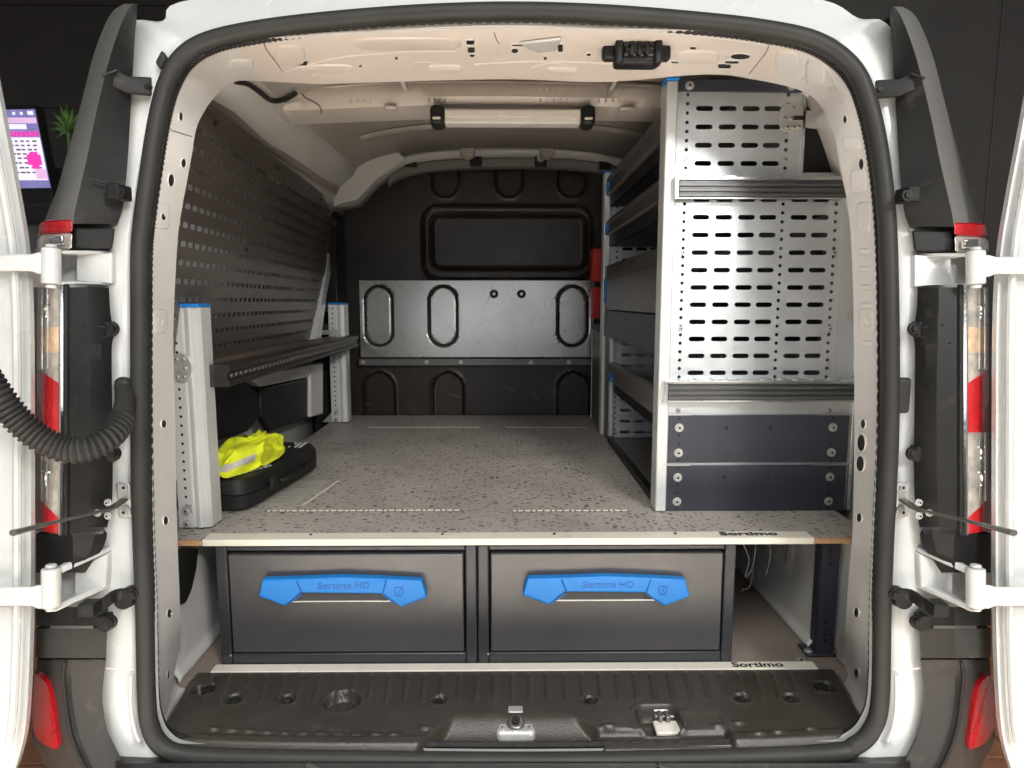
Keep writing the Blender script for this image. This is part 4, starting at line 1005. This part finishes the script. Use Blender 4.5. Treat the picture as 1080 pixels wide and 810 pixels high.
for k in range(n0):
    if d0 is None: q = MB(); q.box(-.5855, -.5845, 1.41, 1.420, zr+.019, zr+.026); d0 = q.build('rail_perforation', M('perforation_light', (.22, .20, .18), .5), rl)
    else: dupe(d0, (0, k*.0262, 0))
b = MB(); b.box(-.70, -.599, 1.40, 2.60, zr+.040, zr+.044); b.build('shelf_plate', M('shelf_brown', (.14, .10, .075), .45, dirt=(.2, .16, .12)), sr, bev=.001)
b = MB(); p0 = W(318, 396, 2.58); b.box(-.72, -.69, 2.56, 2.59, 1.15, 1.19); b.box(-.72, -.66, 2.585, 2.59, 1.155, 1.185); b.build('wall_arm', steel, sr, bev=.002)

# case and hi-vis vest
cs = thing('tool_case', (-.64, 1.68, BT), 'flat black plastic tool case lying against the left wall behind the near post', 'case')
def sbox(cx, cy, hx, hy, z0, z1, rot, ins=.012, n=36):
    rr = []
    for z, k in ((z0, ins), (z0+.008, .002), (z0+(z1-z0)*.46, 0), (z0+(z1-z0)*.5, .004), (z0+(z1-z0)*.54, 0), (z1-.016, .002), (z1-.004, .010), (z1, .022)):
        ring = []
        for i in range(n):
            t = i*2*math.pi/n; c, s = math.cos(t), math.sin(t)
            x = math.copysign(abs(c)**.28, c)*(hx-k); y = math.copysign(abs(s)**.28, s)*(hy-k)
            ring.append(Vector((cx+x*math.cos(rot)-y*math.sin(rot), cy+x*math.sin(rot)+y*math.cos(rot), z)))
        rr.append(ring)
    b = MB(); b.loft(rr, True, True); return b
b = sbox(-.655, 1.685, .10, .215, BT+.002, BT+.078, R(-7)); b.build('case_shell', casem, cs, ang=30)
b = sbox(-.650, 1.685, .055, .15, BT+.078, BT+.081, R(-7)); b.build('lid_panel', casem, cs, ang=30)
b = MB(); b.tube(cr([(-.556,1.60,BT+.040),(-.540,1.62,BT+.040),(-.532,1.68,BT+.040),(-.534,1.74,BT+.040),(-.552,1.76,BT+.040)], 4), .006, 8); b.build('case_handle', casem, cs)
for y in (1.56, 1.80):
    b = MB(); b.obox((-.560+.10*(y-1.685)*-0.12, y, BT+.044), (.005, 0, 0), (0, .015, 0), (0, 0, .014)); b.build('case_latch', casem, cs, bev=.002)
text('SORTIMO', .024, (-.600, 1.555, BT+.0795), 0, .0004, printw, cs, name='case_lettering', rz=R(62))
text('TOOLS', .020, (-.575, 1.84, BT+.0795), 0, .0004, printw, cs, name='case_lettering', rz=R(62)) if False else None
b = MB()
for k in range(3): b.box(-.600+k*.014, -.592+k*.014, 1.80, 1.86, BT+.0785, BT+.080)
b.build('lid_print', printw, cs)
# vest: heap of folded cloth
nu_, nv_ = 110, 60; rr = []; 
def vp(i, j, grow=0):
    u = i/nu_*2*math.pi; v = j/nv_*math.pi/2
    c, s = math.cos(u), math.sin(u); hx, hy, hz = .052, .150, .070
    rad = math.cos(v)**.55; p = Vector((c*hx*rad, s*hy*rad, hz*math.sin(v)**.8))
    hf = .60+.40*(p.y/hy*.5+.5); p.z *= hf
    f = mnoise.noise(Vector((p.x*34, p.y*9, p.z*30+3)))*.022+mnoise.noise(Vector((p.x*80, p.y*22+5, p.z*60)))*.007
    ridge = (1-abs(math.sin((p.x*70+p.y*8+mnoise.noise(Vector((p.x*20, p.y*10, 2)))*3.0))))**3*.014
    d = Vector((c, s*.6, .9)).normalized(); p += d*(f+ridge+grow)
    rot = R(-14); return Vector((-.640+p.x*math.cos(rot)-p.y*math.sin(rot), 1.585+p.x*math.sin(rot)+p.y*math.cos(rot), BT+.082+max(-.001, p.z)))
rr = [[vp(i, j) for i in range(nu_)] for j in range(nv_+1)]
b = MB(); b.loft(rr, True); vo = b.build('safety_vest', vest, ang=180)
vo2 = MB()
for j in range(10, 20):
    vo2.loft([[vp(i, j, .0015) for i in range(62, 108)], [vp(i, j+1, .0015) for i in range(62, 108)]])
tv = thing('hi_vis_vest', (-.64, 1.585, BT+.08), 'crumpled bright yellow high visibility vest lying on the black case', 'vest')
WB[vo.name] = Vector((0, 0, 0)); vo.data.transform(Matrix.Translation(-Vector((-.64, 1.585, BT+.08)))); vo.parent = tv; vo.name = 'vest_cloth'
vo2.build('reflective_band', silver, tv)

# ------------------------------------------------------------------ right shelving rack
rk = thing('shelving_rack', (.54, 1.95, BT), 'tall aluminium van shelving rack with slotted end panel and dark trays along the right wall', 'shelving')
YF, YB = 1.470, 2.350
zt_ = zat(86, YF)
def cx_(px, py): return W(px, py, YF).x
# end panel (near)
def endpanel(Y, name):
    hr = .019
    colc = [.428, .478, .528, .578, .643, .693]; bounds = [.403, .453, .503, .553, .597, .618, .668, .716]
    def build(cols, hole_cols, z0, rows, zend):
        strips = []
        def hole_strip(u0, u1, cu_):
            cells = []; z = z0
            while z < zend-.0095:
                cells.append((z, min(z+hr, zend), (cu_, z+hr/2, .0038, .0038, .0037))) if z+hr <= zend+1e-6 else cells.append((z, zend, None)); z += hr
            return (u0, u1, cells)
        for u0, u1, cu_ in hole_cols: strips.append(hole_strip(u0, u1, cu_))
        for u0, u1, cu_ in cols:
            cells = []; z = z0
            for k in range(rows): cells.append((z, z+.038, (cu_, z+.019, .0185, .0052, .0050))); z += .038
            if z < zend-.0005: cells.append((z, zend, None))
            strips.append((u0, u1, cells))
        return strips
    s1 = build([(.403,.453,.428),(.453,.503,.478),(.503,.553,.528),(.553,.597,.575)], [(.381,.403,.391),(.597,.618,.607)], 1.628, 5, 1.8)
    s1.append((.365, .381, [(1.628, 1.8, None)])); s1.append((.618, .640, [(1.628, 1.8, None)]))
    s2 = build([(.403,.453,.428),(.453,.503,.478),(.503,.553,.528),(.553,.597,.575),(.618,.668,.643),(.668,.712,.690)], [(.381,.403,.391),(.597,.618,.607),(.712,.734,.724)], 1.628-.038*13, 13, 1.628)
    s2.append((.365, .381, [(1.134, 1.628, None)])); s2.append((.734, .786, [(1.134, 1.628, None)]))
    b = perf(s1+s2, lambda u, v: (u, Y, v)); b.box(.365, .786, Y-.0007, Y+.0007, BT+.003, 1.134)
    return b.build(name, galv, rk, solid=.0016, smooth=False)
ep = endpanel(YF+.012, 'slotted_end_panel'); ep2 = endpanel(YB+.012, 'slotted_far_panel')
# dark liners inside trays seen through the slots come from the trays themselves
# uprights
for Y, z1_ in ((YF, 1.813), (YB, 1.79)):
    b = MB(); b.box(.341, .366, Y-.006, Y+.045, BT+.002, z1_); u_ = b.build('upright', aluw, rk, bev=.003, seg=2)
    b = MB(); b.box(.339, .368, Y-.008, Y+.047, z1_, z1_+.007); b.build('end_cap', blue, u_, bev=.002)
b = MB(); b.box(.638, .645, YF+.006, YF+.04, 1.62, 1.80); b.build('rear_upright', alu, rk, bev=.001)
b = MB(); b.box(.784, .792, YF+.002, YF+.04, BT+.002, 1.62); b.build('rear_upright', alu, rk, bev=.001)
# top strap
b = MB(); b.box(.367, .640, YF+.0035, YF+.010, 1.797-.004, 1.818); b.build('top_strap', navy, rk, bev=.001)
for x in (.392, .610): bolt((x, YF+.0035, 1.805), (0,-1,0), .0065, steel, rk)
for x, z in ((.391,1.655),(.607,1.655),(.391,1.457),(.724,1.457),(.391,1.29),(.724,1.29),(.391,1.105),(.735,1.105)): bolt((x, YF+.0108, z), (0,-1,0), .0045, steel, rk)
# horizontal rails across the end panel
def erail(z0, z1, x0, x1, nm='end_rail'):
    b = MB(); Y = YF-.022
    b.box(x0, x1, Y+.006, Y+.028, z0, z1-.006); r_ = b.build(nm, railm, rk, bev=.001)
    b = MB(); h = (z1-z0-.010)/3.0
    for k in range(3): b.box(x0+.004, x1-.001, Y+.001, Y+.006, z0+.002+k*h, z0+.002+k*h+h*.62)
    b.build('rail_flute', railm, r_, bev=.0008)
    b = MB(); b.box(x0-.001, x1, Y-.001, Y+.030, z1-.006, z1); b.box(x0-.001, x1, Y-.001, Y+.003, z0-.003, z0); b.build('rail_lip', alu, r_, bev=.0008)
    b = MB(); b.box(x0-.006, x0+.003, Y-.003, Y+.030, z0-.003, z1+.001); b.build('rail_end', alu, r_, bev=.0015)
    k = x0+.03
    t_ = None
    while k < x1-.01:
        q = MB(); q.box(k, k+.022, Y+.0045, Y+.028, z1, z1+.0035); q.build('rail_tab', alu, r_, bev=.0005) if t_ is None else None
        k += .037
zr1, zr0 = zat(186, YF-.02), zat(208, YF-.02); erail(zr0, zr1, .366, .785)
zr1, zr0 = zat(402, YF-.02), zat(423, YF-.02); erail(zr0, zr1, .356, .792)
# two bolted dark plates at the base
for py0, py1 in ((438, 489), (491, 540)):
    za, zb_ = zat(py0, YF+.005), zat(py1, YF+.005)
    b = MB(); b.box(.366 if py0 < 480 else .366, .780, YF+.004, YF+.010, zb_+.001, za-.001); pt = b.build('base_plate', navy, rk, bev=.0015, label='upper dark blue plate at the foot of the end panel' if py0 < 480 else 'lower dark blue plate at the foot of the end panel')
    h_ = za-zb_
    for x in (.393, .742):
        for f_ in (.22, .74): bolt((x, YF+.004, zb_+h_*f_), (0,-1,0), .0068, steel, pt)
        for f_ in (.07, .40, .58, .93):
            b = MB(); b.cyl((x, YF+.0042, zb_+h_*f_), (0,-1,0), .0035, .0003, 12); b.build('dark_hole_disc', black, pt)  # flat black disc in place of a hole's dark inside
    for x in (.500, .600):
        b = MB(); b.cyl((x, YF+.0042, zb_+h_*.74), (0,-1,0), .0040, .0003, 14); b.build('dark_hole_disc', black, pt)
    b = MB(); b.box(.366, .420, YF+.0025, YF+.006, za-.0008, za+.0012); b.box(.70, .780, YF+.0025, YF+.006, za-.0008, za+.0012); b.build('plate_edge', alu, pt)
# fixing plate top right
pc = W(838, 123, YF-.002); b = MB(); pts = [Vector((pc.x+.030*math.copysign(abs(math.cos(t))**.7, math.cos(t)), YF+.006, pc.z+.030*math.copysign(abs(math.sin(t))**.7, math.sin(t)))) for t in [k*2*math.pi/28 for k in range(28)]]
b.prism(pts, (0, .004, 0)); fp = b.build('fixing_plate', steel, rk, bev=.001)
b = MB(); b.prism([Vector((pc.x+.02, YF+.0105, pc.z+.018)), Vector((pc.x+.14, YF+.0105, pc.z+.002)), Vector((pc.x+.14, YF+.0105, pc.z-.030)), Vector((pc.x+.02, YF+.0105, pc.z-.018))], (0, .004, 0)); b.build('fixing_arm', steel, fp)
for dx, dz in ((0, .020), (-.018, -.001), (-.004, -.001), (-.012, -.020), (.002, -.020), (.014, -.018)): bolt((pc.x+dx, YF+.006, pc.z+dz), (0,-1,0), .0042, steel, fp)
b = MB(); b.box(pc.x-.002, pc.x+.024, YF+.0045, YF+.0062, pc.z-.005, pc.z+.004); b.build('fixing_slot', greyp, fp, bev=.002)
zz_ = zat(333, YF); b = MB(); b.box(.765, .80, YF+.002, YF+.008, zz_-.012, zz_+.012); b.build('wall_arm', steel, rk, bev=.001)
# trays and shelf fronts running into the van
XL = .348
def zz(py): return zat(py, 2.35)
def front(py0, py1, mat, nm, x=XL, y0=YF+.045, y1=YB, profd=True, tilt=0):
    z1_, z0_ = zz(py0), zz(py1); b = MB(); h = z1_-z0_
    if profd: pr = [(x+.006+tilt, z1_), (x+tilt, z1_-.003), (x+.001+tilt, z1_-h*.22), (x+.006, z1_-h*.27), (x+.006, z0_+h*.3), (x+.001, z0_+h*.25), (x, z0_+.003), (x+.004, z0_), (x+.016, z0_), (x+.016, z1_)]
    else: pr = [(x, z1_), (x, z0_), (x+.012, z0_), (x+.012, z1_)]
    b.loft([[Vector((a, Y, z)) for a, z in pr] for Y in (y0, y1)], True, True)
    return b.build(nm, mat, rk, ang=30), z0_, z1_
def tray(z0_, z1_, nm='tray', depth=.36, y1=YB):
    b = MB(); b.box(XL+.017, XL+depth, YF+.03, y1-.005, z0_, z0_+.004); b.box(XL+.0165, XL+.020, YF+.03, y1-.005, z0_, z1_); b.box(XL+depth-.004, XL+depth, YF+.03, y1-.005, z0_, z1_); return b.build(nm, navy, rk)
for a, c, cap in ((188, 207, (193, 205)), (233, 249, (238, 248))):
    o, z0_, z1_ = front(a, c, shelfm, 'shelf_front')
    o2, q0, q1 = front(c, c+11, blackp, 'shelf_underside', x=XL+.012, profd=False); tray(q0, z1_)
    b = MB(); b.box(XL-.002, XL+.010, YB-.035, YB-.003, zz(cap[1]), zz(cap[0])); b.build('blue_tab', blue, o, bev=.002)
b = MB(); b.box(XL+.03, XL+.36, YF+.05, YB-.05, zz(257), zz(251)); b.build('tray_base', blackp, rk)
o, z0_, z1_ = front(281, 326, shelfm, 'tray_front', profd=False); tray(z0_, z1_)
b = MB(); b.loft([[Vector((XL-.001, Y, z)) for z in ()] for Y in ()]) if False else None
b = MB(); b.box(XL-.003, XL+.006, YB-.05, YB-.003, zz(319), zz(293)); b.build('blue_tab', blue, o, bev=.003)
b = MB(); b.tube([(XL-.001, YF+.05, zz(292)), (XL-.001, YB-.01, zz(297))], .0015, 6); b.build('front_crease', shelfm, o)
o, z0_, z1_ = front(327.5, 354, navy, 'lower_tray_front', profd=False); tray(z0_, z1_)
def zl(py): return zat(py, 2.22)
YL = 2.22
b = MB(); pr = [(XL+.008, zl(382)), (XL, zl(383)), (XL, zl(391)), (XL+.012, zl(404)), (XL+.022, zl(404)), (XL+.018, zl(382))]
b.loft([[Vector((a, Y, z)) for a, z in pr] for Y in (YF+.045, YL)], True, True); o = b.build('shelf_front', M('grey_shelf_front', (.24, .235, .225), .35, .5, dirt=(.35, .34, .32)), rk, ang=30)
b = MB(); b.box(XL+.0, XL+.012, YL-.04, YL-.002, zl(402), zl(391)); b.build('blue_tab', blue, o, bev=.002)
b = MB(); b.box(XL+.014, XL+.03, YF+.05, YL, zl(413), zl(405)); b.box(XL+.03, XL+.37, YF+.05, YL, zl(411), zl(409)); b.build('shelf_underside', blackp, rk)
b = MB(); b.box(XL, XL+.004, YF+.045, YL, BT+.003, zl(462)); b.box(XL-.001, XL+.016, YF+.045, YL, zl(462)-.001, zl(460)); b.build('kick_strip', blackp, rk, bev=.001)
b = MB(); b.box(XL+.01, XL+.38, YF+.05, YL, BT+.010, BT+.014); b.build('bottom_shelf', M('shelf_bottom_grey', (.16, .15, .14), .4, .4, dirt=(.26, .24, .22)), rk)
# lower end panel at YL
strips = []
z0_, z1_ = BT+.014, zl(355)
for u0 in (.385, .435, .485, .535, .585, .635):
    cells = []; z = z0_
    while z+.038 < z1_: cells.append((z, z+.038, (u0+.025, z+.019, .0185, .0052, .0050))); z += .038
    cells.append((z, z1_, None)); strips.append((u0, u0+.05, cells))
cells = []; z = z0_
while z+.019 < z1_: cells.append((z, z+.019, (.374, z+.0095, .0036, .0036, .0035))); z += .019
cells.append((z, z1_, None)); strips.append((.362, .385, cells))
b = perf(strips, lambda u, v: (u, YL+.02, v)); b.build('slotted_lower_panel', galv, rk, solid=.0016, smooth=False)
b = MB(); b.box(.352, .364, YL, YL+.03, BT+.002, zl(355)); b.build('lower_upright', aluw, rk, bev=.002)
b = MB(); b.box(.352, .356, YL+.03, 2.69, BT+.002, zl(354)); b.build('side_closing_panel', M('closing_panel_grey', (.19, .18, .17), .45, .3, dirt=(.28, .27, .25)), rk, bev=.001)
b = MB(); b.box(.350, .36, 2.685, 2.70, BT+.002, zl(354)); b.build('lower_upright', aluw, rk, bev=.001)
bolt((.374, YL+.018, BT+.03), (0,-1,0), .006, steel, rk)
# things hidden mostly behind the rack
rb = thing('red_box', (.385, 2.62, 1.28), 'narrow red case showing behind the back post of the shelving', 'case')
for a, c in ((262, 297), (303, 336)):
    A_ = W(625, a, 2.6); B_ = W(625, c, 2.6); b = MB(); b.box(A_.x, A_.x+.06, 2.6, 2.68, B_.z, A_.z); b.build('red_side', redm, rb, bev=.003)
b = MB(); b.box(A_.x+.006, A_.x+.06, 2.606, 2.68, B_.z-.02, W(625, 262, 2.6).z+.01); b.build('case_core', blackp, rb)
# dark trim behind the rack, upper right
b = MB(); b.box(.648, .80, 1.495, 1.52, 1.60, 1.80); b.build('rear_quarter_trim', blackp, van, bev=.01)
# remaining small prints: lashing eye bolt near wall
bolt(W(845, 698, 1.31), (0, -.2, 1), .008, steel, van)
for o in list(bpy.data.objects):
    if 'wb_' in o: del o['wb_']
